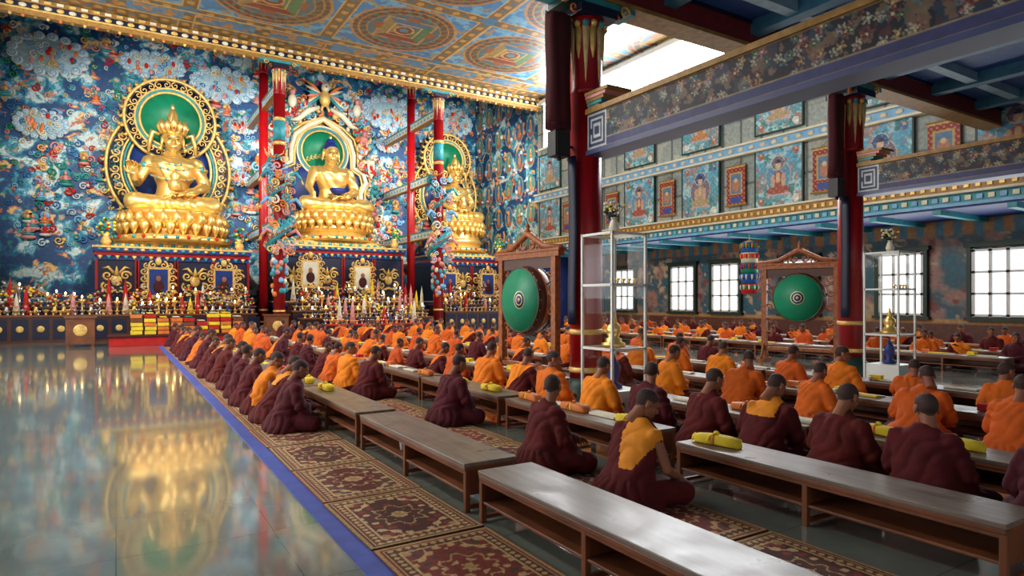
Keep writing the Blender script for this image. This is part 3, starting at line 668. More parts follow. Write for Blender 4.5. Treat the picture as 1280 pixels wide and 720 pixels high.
for x,y,o,rz in [(4.22,4.62,wy,1.57),(5.74,3.1,wy,1.4),(5.74,2.5,wy,1.7),(5.76,4.5,wo,1.5),(2.37,8.5,wy,1.6),(2.37,9.4,wy,1.4),(2.37,10.2,wy,1.7),(4.2,8.2,wy,1.5),(4.2,9.4,wo,1.6),(4.2,7.3,wy,1.6),(4.2,6.38,wo,1.5)]: inst(o,'wrapped_prayer_book',(x,y,.362),rz)
mbt=MB()
for xx,y in ((2.37,10.85),(4.22,10.05),(5.72,8.1),(7.9,2.),(9.58,2.5),(17.4,6.5),(15.6,6.2),(19.4,6.5)):
    while y<23.5:
        if not(xx==7.9 and 8.6<y<11.3):
            z=.362; mbt.box((xx,y,z+.012),(.10,.40,.02),R.choice([0,0,0,1,2]),R.uniform(-.1,.1))
            if R.random()<.6: mbt.box((xx+.11,y+R.uniform(-.1,.1),z+.006),(.09,.40,.01),0,R.uniform(-.2,.2))
            if R.random()<.4: mbt.box((xx+.02,y+.28,z+.04),(.11,.16,.07),R.choice([1,2,4]),R.uniform(-.3,.3))
            if R.random()<.3: mbt.lathe((xx-.1,y+.3,z),[(.02,0),(.035,.05),(.037,.055)],3,12)
        y+=R.uniform(.6,1.)
for (xx,yy,rz) in ((4.25,5.06,.03),(4.2,5.94,.03),(5.72,5.3,.1),(5.7,3.8,-.05)): mbt.box((xx,yy,.375),(.11,.38,.022),0,rz); mbt.box((xx+.03,yy+.01,.389),(.105,.37,.004),0,rz+.04)
mbt.obj('loose_prayer_texts_on_benches',[PAPER,YELL,ORANGE,WHITE,REDC])
mb=MB(); mb.lathe((0,0,0),[(.025,0),(.035,.08),(.038,.085),(.033,.085),(.024,.01)],0,18); mb.obj('paper_cup',[WHITE],(2.28,5.62,.151))
# ---------------------------------------------------------------- rugs
def rugcol(nu,nv,w,h,seed,pal):
    U,V=UVg(nu,nv,w,h); a=np.abs(U-w/2); b=np.abs(V-h/2); e=np.minimum(w/2-a,h/2-b)
    C=np.zeros(U.shape+(3,)); C[:]=pal[0]
    f=np.sin(a*46+seed)*np.sin(b*46)+.6*np.sin(a*21+b*33+seed)+.8*(fbm(a*14,b*14,seed)-.5); put(C,f>.65,pal[1]); put(C,f<-.85,pal[2])
    r=np.hypot(a/.8,b); ang=np.arctan2(b,a); lob=.2*(1+.15*np.cos(ang*8)); put(C,(r<lob),pal[3]); put(C,(r<lob-.02),pal[0]); put(C,(r<.13)&(f>.1),pal[1]); put(C,r<.05*(1+.4*np.cos(ang*6)),pal[3])
    cr=np.hypot(w/2-.15-a,h/2-.15-b); put(C,(cr<.13)&(cr>.115),pal[1]); put(C,(cr<.08)&(np.sin(ang*20)>0),pal[2]); put(C,cr<.04,pal[3])
    put(C,e<.13,pal[1]); put(C,(e<.12),pal[4]); g=np.sin((U+V)*55)*np.sin((U-V)*55); put(C,(e<.12)&(g>.2),pal[1]); put(C,(e<.12)&(g<-.5),pal[2]); put(C,e<.055,pal[1]); put(C,e<.045,pal[0]); put(C,e<.025,pal[3]); put(C,e<.008,pal[4])
    return C
pals=[((.40,.17,.14),(.74,.61,.42),(.34,.31,.24),(.66,.50,.33),(.47,.20,.16)),((.33,.18,.14),(.76,.63,.44),(.53,.20,.16),(.66,.52,.34),(.38,.26,.18)),((.47,.19,.15),(.72,.58,.38),(.30,.22,.17),(.68,.52,.33),(.36,.19,.15))]
rugs=[]
for k,pl in enumerate(pals):
    g=gridobj('patterned_rug',(0,0,.02),(.8,0,0),(0,1.04,0),100,130,rugcol(100,130,.8,1.04,k,pl),RUGM)
    rugs.append(g); s=g.modifiers.new('thickness','SOLIDIFY'); s.thickness=.014; s.offset=-1
used=[False]*3
def rug(x,y,rz=0.):
    k=R.randrange(3); g=rugs[k]
    if not used[k]: used[k]=True; o=g
    else:
        o=bpy.data.objects.new('patterned_rug',g.data); scene.collection.objects.link(o); s=o.modifiers.new('thickness','SOLIDIFY'); s.thickness=.014; s.offset=-1
    o.location=(x,y,0); o.rotation_euler[2]=rz
for i in range(21): rug(1.33,1.66+1.065*i,R.uniform(-.012,.012))
for xx,y0,n in ((2.9,.6,22),(4.62,.3,22),(6.65,.9,21),(8.35,1.2,21)):
    for i in range(n):
        yy=y0+1.065*i
        if xx==6.65 and 8.3<yy<11: continue
        rug(xx,yy,R.uniform(-.008,.008))
mb=MB(); mb.bb(1.2,1.335,-2,24.4,.0,.012,0); mb.bb(1.335,2.14,-2,24.4,0,.004,0); mb.obj('blue_floor_cloth_edging',[mat('royal_blue_cloth',(.27,.34,.66),.6,0,.15,8)])
# ---------------------------------------------------------------- drums
def drum(name,x,y,zc,Rr,ang,th=.36):
    mb=MB(); w=.83
    a=np.linspace(0,2*pi,40,endpoint=False)
    def ring(r,xx): return np.c_[np.full(40,xx),r*np.cos(a),zc+r*np.sin(a)]
    mb.rings([ring(Rr*.97,-th/2),ring(Rr*1.03,-th/4),ring(Rr*1.05,0),ring(Rr*1.03,th/4),ring(Rr*.97,th/2)],1)
    for sg in (-1,1):
        X0=sg*(th/2)
        mb.rings([ring(Rr,X0-sg*.01),ring(Rr*1.0,X0+sg*.012)],0); mb.rings([ring(Rr*.28,X0+sg*.012),ring(Rr*.28,X0+sg*.016)],4); mb.rings([ring(Rr*.24,X0+sg*.014),ring(Rr*.24,X0+sg*.02)],7); mb.rings([ring(Rr*.18,X0+sg*.016),ring(Rr*.18,X0+sg*.024)],4); mb.rings([ring(Rr*.13,X0+sg*.016),ring(Rr*.13,X0+sg*.027)],3); mb.rings([ring(Rr*.06,X0+sg*.016),ring(Rr*.06,X0+sg*.03)],2)
        mb.tube([(X0,Rr*.98*math.cos(t),zc+Rr*.98*math.sin(t)) for t in a],.018,1,6,closed=True)
        for t in a[::2]: mb.ell((X0-sg*.03,Rr*1.0*math.cos(t),zc+Rr*1.0*math.sin(t)),(.012,.012,.012),2,6,4)
    mb.rings([ring(Rr*1.06,-.03),ring(Rr*1.065,0),ring(Rr*1.06,.03)],5)
    for sg in (-1,1):
        mb.bb(-.06,.06,sg*w-.06,sg*w+.06,.08,2.35,5); mb.bb(-.32,.32,sg*w-.07,sg*w+.07,0,.1,5); mb.tube([(-.28,sg*w,.1),(0,sg*w,.5)],.03,5,6); mb.tube([(.28,sg*w,.1),(0,sg*w,.5)],.03,5,6)
        mb.T=Matrix.Rotation(pi/2,4,'Z')
        for k in range(6): mb.spiral((sg*(w-.13),.0,.35+k*.34),.09,5,0,sg,1.2,.2)
        for k in range(4): mb.spiral((sg*(.18+.2*k),0,2.22),.10,5,pi/2,sg,1.3,.2); mb.spiral((sg*(.12+.2*k),0,2.56-.06*k),.11,5,pi/2,-sg,1.3,.22)
        mb.T=None
    mb.bb(-.07,.07,-w-.16,w+.16,2.32,2.42,5); mb.bb(-.03,.03,-w+.05,w-.05,2.12,2.32,1); mb.bb(-.05,.05,-w,w,.3,.38,5)
    mb.bb(-.09,.09,-w-.2,w+.2,2.42,2.46,5)
    mb.tube([(0,-w-.2,2.46),(0,-w*.6,2.52),(0,0,2.78),(0,w*.6,2.52),(0,w+.2,2.46)],[.05,.06,.07,.06,.05],5,8)
    mb.lathe((0,0,2.78),[(.03,0),(.07,.04),(.03,.09),(.05,.13),(.0,.24)],5,12)
    mb.tube([(0,0,2.2),(0,0,zc+Rr)],.012,1,6)
    for sg in (-1,1): mb.tube([(0,sg*w*.95,zc+.35),(0,sg*Rr*.9,zc+Rr*.45)],.012,1,6)
    mb.obj(name,[GREEN,DWOOD,GOLDP,BLUE,CREAM,OWOOD,REDC,DGREEN],(x,y,0),ang)
drum('green_temple_drum_on_stand',6.5,9.95,1.55,.60,.05)
drum('green_temple_drum_on_stand',14.2,9.6,1.6,.58,.35)
# ---------------------------------------------------------------- glass cabinets
def cabinet(x,y):
    mb=MB(); s=.58; H=2.45; w=.016; D=.62
    for a in (0,s):
        for b in (0,D): mb.bb(a-w,a+w,b-w,b+w,0,H,0)
    for z in (.02,.9,1.75,H-.02):
        for b in (0,D): mb.bb(0,s,b-w,b+w,z-w,z+w,0)
        for a in (0,s): mb.bb(a-w,a+w,0,D,z-w,z+w,0)
        mb.quad((.02,.02,z),(s-.02,.02,z),(s-.02,D-.02,z),(.02,D-.02,z),1)
    mb.bb(.01,s-.01,.01,.61,.02,.35,0)
    for a in (0,s): mb.quad((a,.02,.36),(a,.6,.36),(a,.6,H-.04),(a,.02,H-.04),1)
    for b in (0,D): mb.quad((.02,b,.36),(s-.02,b,.36),(s-.02,b,H-.04),(.02,b,H-.04),1)
    mb.lathe((s/2,.31,.915),[(.16,0),(.16,.05),(.11,.07),(.11,.11),(.07,.13),(.1,.2),(.1,.27),(.04,.32),(.05,.34),(.02,.45),(0,.5)],2,20)
    for k in range(5): mb.lathe((.1+.1*k,.12,1.765),[(.015,0),(.012,.03),(.035,.07),(.03,.072)],2,10)
    mb.lathe((s/2,.31,.36),[(.12,0),(.12,.04),(.05,.08),(.09,.2),(.09,.3),(.03,.4),(0,.5)],3,16)
    mb.obj('glass_display_cabinet',[WHITE,GLASS,GOLD,BLUE],(x,y,0))
    f=MB(); f.lathe((0,0,0),[(.05,0),(.075,.08),(.05,.16),(.035,.2),(.05,.22)],0,16)
    rr=random.Random(3)
    for k in range(46):
        a=rr.uniform(0,6.3); q=rr.uniform(.03,.14); z=rr.uniform(.26,.43); f.tube([(0,0,.18),(q*.5*math.cos(a),q*.5*math.sin(a),z*.7),(q*math.cos(a),q*math.sin(a),z)],[.004,.004,.003],1,4)
        f.ell((q*math.cos(a),q*math.sin(a),z),(.024,.024,.018),rr.choice([2,3,1,2,2]),6,4)
    f.obj('flower_vase',[CREAM,DGREEN,CREAM,YELL],(x+s/2,y+.3,H))
cabinet(5.46,6.36); cabinet(12.1,6.2)
# ---------------------------------------------------------------- hanging victory banner
mb=MB(); z=3.55; cols=[0,1,2,3,4]
mb.lathe((0,0,z),[(.02,.12),(.05,.08),(.16,.03),(.29,.0)],5,24)
for k in range(5):
    zz=z-k*.36; r=.29
    mb.lathe((0,0,zz-.35),[(r*.93,0),(r*.95,.18),(r,.35)],[0,1,2,0,4][k],32)
    for j in range(20):
        a=j/20*2*pi; mb.tube([(r*math.cos(a),r*math.sin(a),zz-.04),(r*1.03*math.cos(a),r*1.03*math.sin(a),zz-.16),(r*1.02*math.cos(a),r*1.02*math.sin(a),zz-.22)],[.04,.035,.005],(cols[k]+2+j%2)%5,5)
mb.tube([(0,0,z+.1),(0,0,3.82)],.012,5,6)
mb.obj('victory_banner',[CLOTHB,CREAM,GREEN,ORANGE,REDC,GOLDP],(18.76,14.6,0))
# ---------------------------------------------------------------- statues
def statue(kind,x,y,zs,sc,name,kn,lw,lb=.26):
    b=MB()
    a=np.linspace(0,2*pi,28,endpoint=False)
    prof=[(0,.0,.2,kn*.8),(0,.08,.17,kn*.66),(0,.17,.115,.145),(.005,.27,.105,.13),(.015,.38,.125,.178),(.02,.46,.125,.205),(.01,.515,.095,.19),(.0,.55,.06,.09),(.0,.6,.052,.055)]
    b.rings([np.c_[cx+rx*np.cos(a),ry*np.sin(a),np.full(28,z)] for cx,z,rx,ry in prof],0)
    arms=[]
    for sg in (-1,1):
        sh=(.01,sg*.195,.485); elb=(.04,sg*.275,.28)
        if kind=='buddha' and sg==-1: elb=(.08,-.27,.29); wr=(.28,-.27,.16); hd=(.3,0,-.9)
        elif kind=='guru' and sg==-1: elb=(.05,-.29,.28); wr=(.28,-.32,.30); hd=(.5,-.1,.7)
        else: wr=(.24,sg*.09,.17); hd=(.3,-sg*.9,0)
        b.cap(sh,elb,.060,.046,0); b.cap(elb,wr,.044,.028,0); arms.append((wr,hd,sg))
        b.cap((0,sg*.13,.08),(.26,sg*kn,.075),.105,.08,0); b.cap((.26,sg*kn,.07),(.33,-sg*.02,.06),.075,.05,0)
    b.ell((.16,0,.06),(.2,kn*.85,.06),0,18,10)
    V,N,F=remesh(b,.0115,5)
    for i in range(len(V)):
        p=V[i]; n1=noise.noise(Vector(p*5.))
        if p[2]<.16: d=.007*math.sin(16*math.atan2(p[1],p[0]-.1)+4*n1)
        elif p[1]>-.08+ (p[2]-.35)*-.5 and p[2]<.53: d=.008+.005*math.sin(60*(p[2]*.8+p[1]*.6)+3*n1)
        else: d=0
        V[i]=p+N[i]*d
    V[:,2]=np.maximum(V[:,2],0)
    m=MB(); m.add(V,F,0)
    for wr,hd,sg in arms: addhand(m,Vector(wr),hd,0,0,sg<0,1.05)
    hp=head_parts(1.5)
    if kind=='buddha': hp.ell((-.025,0,.115),(.05,.05,.045),0,14,10)
    else: hp.ell((-.02,0,.15),(.045,.045,.12),0,14,10)
    V2,N2,F2=remesh(hp,.0065,2); c=fc(V2,F2)
    hm=(c[:,2]>-.07+(c[:,0]+.1)/.19*.14)&~((np.abs(c[:,1])>.072)&(c[:,2]<.04))
    mi=np.where(hm,1 if kind=='buddha' else 0,0)
    m.T=Matrix.Translation((.015,0,.70))@Matrix.Rotation(.06,4,'Y')@Matrix.Scale(1.1,4)
    m.add(V2,F2,mi)
    for sg in (-1,1):
        m.ell((.0865,sg*.03,.0),(.008,.016,.004),2,8,6); m.tube([(.093,sg*.012,.018),(.095,sg*.03,.025),(.083,sg*.048,.016)],.0028,2,5)
        m.ell((-.008,sg*.088,-.06),(.012,.008,.02),0)
    m.tube([(.1,-.02,-.072),(.1045,0,-.071),(.1,.02,-.072)],.003,3,5)
    m.ell((-.03,0,.165 if kind=='buddha' else .28),(.016,.016,.03),0)
    if kind!='buddha':
        t=np.linspace(0,2*pi,24,endpoint=False); m.tube([(-.012+.098*math.cos(q),.083*math.sin(q),.055) for q in t],.012,0,6,closed=True)
        for k in range(-3,4):
            q=k*.5; cx,cy=-.012+.1*math.cos(q),.085*math.sin(q); hh=.16 if k==0 else .12
            m.tube([(cx,cy,.05),(cx*1.12,cy*1.18,.05+hh*.5),(cx*1.0,cy*1.15,.05+hh)],[.012,.030,.002],0,6); m.ell((cx*1.2,cy*1.2,.09),(.011,.011,.011),[3,4][k%2],6,5)
        for sg in (-1,1):
            m.tube([(-.01,sg*.1,.04),(-.01,sg*.15,.06),(-.02,sg*.17,-.02),(-.01,sg*.18,-.12)],[.015,.025,.018,.01],0,6); m.ell((-.005,sg*.095,-.075),(.02,.02,.02),0)
    m.T=None
    if kind!='buddha':
        for rr,zz in ((.09,.5),(.13,.45),(.17,.36)):
            pts=[(.03+.11*math.cos(q)*.9+.03,rr*1.1*math.sin(q),zz-.05*math.cos(q)) for q in np.linspace(-1.5,1.5,14)]; m.tube(pts,.009,0,6)
            for p in pts[1:-1:2]: m.ell(p,(.013,.013,.013),4,6,5)
        for sg in (-1,1): m.lathe((.02,sg*.225,.42),[(.068,0),(.075,.015),(.068,.03)],0,14); m.ell((.08,sg*.24,.44),(.02,.02,.03),4,8,6)
        m.lathe((.28,0,.19),[(.04,0),(.06,.03),(.055,.09),(.03,.11),(.05,.13),(0,.2)],0,14)
    else: m.lathe((.27,.0,.185),[(.03,0),(.075,.03),(.09,.07),(.08,.07),(.03,.02)],1,16)
    fy=lw/.52; fx=.80
    m.lathe((.12,0,0),[(.50,-lb),(.52,-lb+.02),(.50,-lb+.05),(.40,-lb+.07),(.38,-.12),(.42,-.03),(.44,-.01),(.43,.0)],0,48,fx,fy)
    for row,(z,up) in enumerate(((-.075,1),(-.15,-1))):
        for k in range(26):
            q=(k+.5*row)/26*2*pi; 
            m.tube([(.12+fx*.40*math.cos(q),fy*.40*math.sin(q),z-up*.06),(.12+fx*.47*math.cos(q),fy*.47*math.sin(q),z),(.12+fx*.46*math.cos(q),fy*.46*math.sin(q),z+up*.07)],[.03,.042,.006],0,6)
    for k in range(34): q=k/34*2*pi; m.ell((.12+fx*.515*math.cos(q),fy*.515*math.sin(q),-lb+.035),(.018,.018,.018),[4,3,0][k%3],6,5)
    if lb>.3: m.lathe((.12,0,0),[(.40,-lb+.1),(.44,-lb+.14),(.38,-lb+.2)],0,40,fx,fy)
    m.obj(name,[GOLD,HBLUE,DARK,REDC,TEAL],(x,y,zs),-pi/2,sc)
YS=32.9
XS=(2.2,9.4,16.5)
statue('guru',XS[0],YS,5.4,4.85,'golden_crowned_guru_statue',.32,.485,.28)
statue('buddha',XS[1],YS,5.95,4.45,'golden_buddha_statue',.35,.47,.34)
statue('amitayus',XS[2],YS,5.95,3.8,'golden_crowned_bodhisattva_statue',.29,.42,.455)
# ---------------------------------------------------------------- mandorlas
def mandorla(x,zb,zh,rb,rh,name,fancy):
    mb=MB(); y=34.5
    rr=random.Random(int(x*10))
    mb.latheY((x,y,zb),[(0,-.02),(rb,-.02),(rb*1.02,.08)],1,48,1.,1.12)
    yh=y if fancy else y-.35
    mb.latheY((x,yh-.1,zh),[(0,0),(rh,0),(rh,.1 if fancy else .4)],2,48)
    if not fancy:
        for R0,zc,s_,yy in ((rb,zb,1.12,y),(rh,zh,1.,yh)):
            for q,mi,rd in ((1.0,0,.06),(1.08,3,.045),(1.15,0,.05),(1.40,4,.04),(1.48,0,.07)):
                t=np.linspace(0,2*pi,60,endpoint=False) if R0==rh else np.linspace(-.75,pi+.75,60)
                mb.tube([(x+R0*q*math.cos(a),yy-.12,zc+R0*q*s_*math.sin(a)) for a in t],rd*1.1,mi,6,closed=R0==rh)
            if R0==rh: mb.latheY((x,yy-.06,zc),[(rh*1.0,0),(rh*1.47,0),(rh*1.47,.3),(rh*1.0,.3)],4,48)
            n=30
            for k in range(n):
                a=2*pi*k/n if R0==rh else -.7+(pi+1.4)*k/(n-1)
                if R0==rb and abs(a-pi/2)<.6: continue
                mb.spiral((x+R0*1.28*math.cos(a),yy-.14,zc+R0*1.28*s_*math.sin(a)),.17 if R0==rh else .2,0,a,1 if k%2 else -1,1.3,.2)
                if R0==rh and math.sin(a)<-.5: continue
                p=np.array((math.cos(a),0,math.sin(a)*s_)); c=np.array((x,yy-.05,zc)); tg=np.array((-math.sin(a),0,math.cos(a)))
                mb.tube([c+p*R0*1.48,c+p*(R0*1.48+.14)+tg*.08,c+p*(R0*1.48+.28)-tg*.03],[.11,.07,.005],0,6)
    if fancy:
        arch=[(2.05,4.6),(2.05,7.4),(2.35,8.0),(2.2,8.5),(1.65,8.75),(1.65,9.5),(1.45,10.2),(.8,10.75),(0,11.2)]
        path=[(x-a,y-.15,z) for a,z in arch]+[(x+a,y-.15,z) for a,z in arch[-2::-1]]
        mb.tube(path,.14,6,8); mb.tube([(px+(.24 if px>x else -.24 if px<x else 0),py-.02,pz+.1) for px,py,pz in path],.08,0,7); mb.tube([(x+(px-x)*.9,py-.05,pz-.12) for px,py,pz in path],.06,0,7)
        mb.bb(x-2.,x+2.,y,y+.1,4.5,8.6,1); mb.bb(x-1.6,x+1.6,y,y+.1,8.6,10.3,1)
        t=np.linspace(0,2*pi,50,endpoint=False)
        for q,mi in ((1.0,0),(1.1,3),(1.2,6)): mb.tube([(x+rh*q*math.cos(a),y-.14,zh+rh*q*math.sin(a)) for a in t],.06,mi,6,closed=True)
        for a in np.linspace(-.6,pi+.6,36): mb.spiral((x+rb*1.03*math.cos(a),y-.1,zb+rb*1.15*math.sin(a)),.13,0,a,1,1.2,.2)
        cols=[4,5,6,7,3,0,8,6,9]
        for sg in (-1,1):
            for k in range(420):
                t=rr.random(); i=t*(len(arch)-1); j=min(int(i),len(arch)-2); f=i-j
                ax_=arch[j][0]*(1-f)+arch[j+1][0]*f; az=arch[j][1]*(1-f)+arch[j+1][1]*f
                off=rr.uniform(.3,1.3)*(1. if az<9.5 else .9); xx=x+sg*(ax_+off*.85); zz=az+off*(.2+.7*(az>9))
                c=rr.choice(cols)
                if rr.random()<.55: mb.spiral((xx,y-.2-rr.random()*.3,zz),rr.uniform(.1,.24),c,rr.uniform(0,6),rr.choice([-1,1]),1.3,.24)
                else: mb.ell((xx,y-.2-rr.random()*.3,zz),(rr.uniform(.06,.15),.13,rr.uniform(.08,.18)),c,8,6)
            for zz,c,bx in ((5.1,6,2.6),(6.3,7,2.6),(7.5,4,2.7),(9.1,6,2.5),(10.3,7,2.1)):
                bx=x+sg*bx
                mb.ell((bx,y-.45,zz),(.26,.33,.22),c); mb.ell((bx,y-.8,zz+.2),(.15,.2,.16),c); mb.tube([(bx,y-.95,zz+.2),(bx+sg*.05,y-1.1,zz+.02),(bx+sg*.2,y-1.1,zz+.12)],[.07,.05,.02],c,6)
                for lx in (-.15,.15): mb.tube([(bx+lx,y-.55,zz-.1),(bx+lx,y-.6,zz-.42)],[.075,.055],c,7)
                mb.spiral((bx+sg*.3,y-.3,zz+.2),.2,5,0,sg,1.3,.25)
        g=np.array((x,y-.5,12.2))
        mb.ell(g,(.3,.27,.45),0); mb.ell(g+(0,-.1,.55),(.22,.22,.24),6); mb.tube([g+(0,-.3,.55),g+(0,-.44,.46)],[.06,.01],5,6)
        for sg in (-1,1):
            for k in range(7): mb.tube([g+(sg*.2,0,.15),g+(sg*(.6+.04*k),.05,.6-.17*k),g+(sg*(1.05-.04*k),.05,.85-.28*k)],[.09,.10,.01],[5,6,4,7][k%4],6)
            mb.tube([g+(sg*.12,0,-.35),g+(sg*.2,-.1,-.7)],[.09,.05],0,6); mb.tube([g+(sg*.1,-.1,.7),g+(sg*.16,-.1,.9)],[.05,.005],0,5)
            mb.tube([g+(sg*.3,0,-.5),g+(sg*.9,-.1,-.8),g+(sg*1.4,-.1,-1.3),g+(sg*1.8,-.1,-1.4)],[.1,.16,.14,.03],6,8)
            mb.ell(g+(sg*1.7,-.1,-.4),(.22,.2,.35),6); mb.ell(g+(sg*1.7,-.2,.02),(.14,.14,.15),7)
    mb.obj(name,[GOLDP,BLUE,GREEN,TEAL,NAVY if not fancy else TEAL,ORANGE,CREAM,PINK,REDC,SKYB])
mandorla(XS[0],7.75,10.0,1.75,1.28,'gilded_mandorla',False)
mandorla(XS[1],7.3,9.45,1.65,1.12,'ornate_torana_arch',True)
mandorla(XS[2]+.1,7.7,9.8,1.4,1.0,'gilded_mandorla',False)
# ---------------------------------------------------------------- relief on altar wall
mb=MB(); rr=random.Random(4)
WY=34.94
def cloud(x,z,w,h):
    y=WY-.04
    mb.latheY((x,y,z),[(0,-.12),(w*.42,-.1),(w*.5,0)],7,30,1,h/w)
    N=17
    for k in range(N):
        a=2*pi*k/N; px,pz=x+w*.47*math.cos(a),z+h*.47*math.sin(a)
        mb.ell((px,y-.05,pz),(w*.08,.1,h*.12),0,10,8); mb.spiral((px,y-.15,pz),w*.055,1,a,1,1.3,.18)
    for k in range(34):
        a=rr.uniform(0,6.3); q=rr.random()**.5*.38; px,pz=x+w*q*math.cos(a),z+h*q*math.sin(a)
        mb.spiral((px,y-.16,pz),rr.uniform(.09,.17),rr.choice([0,1,0,6,2,9]),rr.uniform(0,6),rr.choice([-1,1]),1.3,.2)
        if k%4==0: mb.ell((px,y-.18,pz),(.08,.06,.13),rr.choice([3,4,5]),8,6)
for c in ((-2.5,12.4,2.8,1.7),(1.5,12.7,2.6,1.2),(4.6,12.3,2.9,1.6),(13.4,12.2,3.3,1.8),(17.3,12.3,2.6,1.5),(-2.8,9.3,1.9,1.2),(5.5,10.4,1.3,.8),(13.2,10.4,1.3,.8),(5.4,7.7,1.1,.7),(13.2,7.9,1.1,.7)): cloud(*c)
def figure(x,z,s):
    y=WY-.12; c=rr.choice([3,4,1,8,5,10])
    mb.latheY((x,y+.06,z+s*.75),[(0,-.02),(s*.26,-.02),(s*.28,.05)],rr.choice([2,1,8]),16)
    mb.ell((x,y,z+s*.12),(s*.36,.1,s*.12),rr.choice([5,0,8]),10,6); mb.ell((x,y,z+s*.28),(s*.28,.12,s*.1),c,10,6); mb.ell((x,y,z+s*.48),(s*.14,.1,s*.2),rr.choice([5,2,c]),10,6); mb.ell((x,y-.04,z+s*.76),(s*.09,.09,s*.11),5,8,6); mb.ell((x,y-.02,z+s*.87),(s*.07,.07,s*.06),2,8,6)
    for sg in (-1,1): mb.tube([(x+sg*s*.12,y,z+s*.6),(x+sg*s*.25,y-.04,z+s*.45),(x+sg*s*.1,y-.12,z+s*.38)],[s*.05,s*.045,s*.03],5,6)
for k in range(1500):
    x=rr.uniform(XL+.2,XR-.3); z=rr.uniform(4.,14.); c=rr.choice([0,1,1,8,8,9,9,9,2,3,4,6,5,10])
    s=rr.uniform(.08,.2); mb.spiral((x,WY-.03,z),s,c,rr.uniform(0,6),rr.choice([-1,1]),1.4,.22,12,5)
    if rr.random()<.3: mb.ell((x+s,WY-.02,z+s*.3),(s*.5,.08,s*.5),c,8,6)
for k in range(110):
    figure(rr.uniform(XL+.3,XR-.4),rr.uniform(4.,13.),rr.uniform(.5,.85))
o=mb.obj('relief_clouds_and_deities',[CLOUD,SKYB,GOLDP,ORANGE,REDC,PINK,CREAM,mat('cloud_grey_blue',(.58,.70,.75),.5),TEAL,mat('mid_blue_paint',(.16,.42,.64),.5),GREEN]); o.parent=wall_altar
mb=MB()
for k in range(160):
    y=rr.uniform(YC+.2,YF-.2); z=rr.uniform(4,13.5); mb.ell((XR-.06,y,z),(.06,rr.uniform(.06,.14),rr.uniform(.06,.12)),rr.choice([0,1,2,3,4]),8,6)
o=mb.obj('relief_bosses',[CLOUD,SKYB,TEAL,ORANGE,PINK]); o.parent=wall_rec
# ---------------------------------------------------------------- altar pedestals
def pedestal(x,ztop,w,y0=30.7):
    mb=MB(); ye=34.35
    mb.bb(x-w/2,x+w/2,y0+.2,ye,0,ztop-.55,0)
    mb.bb(x-w/2-.1,x+w/2+.1,y0,ye,ztop-.22,ztop,1); mb.bb(x-w/2-.05,x+w/2+.05,y0+.08,ye,ztop-.38,ztop-.22,2); mb.bb(x-w/2-.12,x+w/2+.12,y0-.02,ye,ztop-.06,ztop+.02,3); mb.bb(x-w/2,x+w/2,y0+.14,ye,ztop-.55,ztop-.38,1)
    mb.bb(x-w/2-.1,x+w/2+.1,y0-.1,ye,1.25,1.45,1); mb.bb(x-w/2-.12,x+w/2+.12,y0-.14,ye,1.44,1.5,3)
    n=4; pw=w/n
    for k in range(n):
        cx=x-w/2+pw*(k+.5); zc=(ztop-.55+1.5)/2
        mb.bb(cx-pw/2+.06,cx+pw/2-.06,y0+.15,y0+.21,1.55,ztop-.6,4)
        for sg in (-1,1): mb.bb(cx+sg*(pw/2-.03)-.05,cx+sg*(pw/2-.03)+.05,y0+.1,y0+.22,1.5,ztop-.55,2)
        mb.ell((cx,y0+.12,zc),(.2,.08,.24),3,12,8)
        for sg in (-1,1):
            mb.spiral((cx+sg*.32,y0+.12,zc+.2),.2,3,0,sg,1.4,.24); mb.spiral((cx+sg*.36,y0+.12,zc-.25),.18,3,2,-sg,1.4,.24); mb.tube([(cx,y0+.12,zc-.4),(cx+sg*.3,y0+.1,zc-.5),(cx+sg*.5,y0+.12,zc-.35)],[.07,.06,.01],3,6); mb.tube([(cx+sg*.1,y0+.12,zc+.3),(cx+sg*.3,y0+.1,zc+.55),(cx+sg*.5,y0+.12,zc+.5)],[.06,.06,.01],3,6)
        mb.tube([(cx,y0+.12,zc+.2),(cx,y0+.1,zc+.6)],[.11,.01],3,6)
    for i,xx in enumerate(np.arange(x-w/2+.15,x+w/2,.3)):
        mb.ell((xx,y0-.02,ztop-.13),(.09,.05,.06),3 if i%2 else 5,8,6); mb.tube([(xx,y0+.1,ztop-.38),(xx,y0+.1,ztop-.55)],[.1,.01],5 if i%2 else 3,6)
    mb.bb(x-w/2,x+w/2,y0+.05,y0+.3,.0,1.25,6)
    for xx in np.arange(x-w/2+.3,x+w/2,.6): mb.ell((xx,y0+.04,.7),(.18,.04,.25),3,10,6)
    return mb
rr=random.Random(5)
for x,zt,lz,w in ((XS[0],3.75,4.04,5.8),(XS[1],4.15,4.42,6.2),(XS[2],3.95,4.22,4.5)):
    mb=pedestal(x,zt,w)
    mb.lathe((x,YS-.55,0),[(w*.42,zt),(w*.43,lz-.15),(w*.39,lz-.1),(w*.4,lz)],7,40,1.,.6)
    for k in range(34): q=pi+k/33*pi; mb.ell((x+w*.425*math.cos(q),YS-.55+w*.255*math.sin(q),(zt+lz)/2-.05),(.1,.1,.09),3 if k%2 else 5,8,6)
    for sg in (-1,1):
        vx=x+sg*(w/2-.35); mb.lathe((vx,31.1,zt+.02),[(.12,0),(.2,.2),(.1,.42),(.16,.5)],3,14)
        for k in range(40): mb.ell((vx+max(-.3,min(.3,rr.gauss(0,.15))),31.1+rr.gauss(0,.1),zt+.75+rr.gauss(0,.17)),(.07,.07,.06),rr.choice([8,9,8,5,10]),6,5)
    mb.obj('altar_pedestal',[NAVY,BLUE,RED,GOLDP,NAVY,TEAL,DWOOD,GOLDP,GREEN,YELL,REDC])
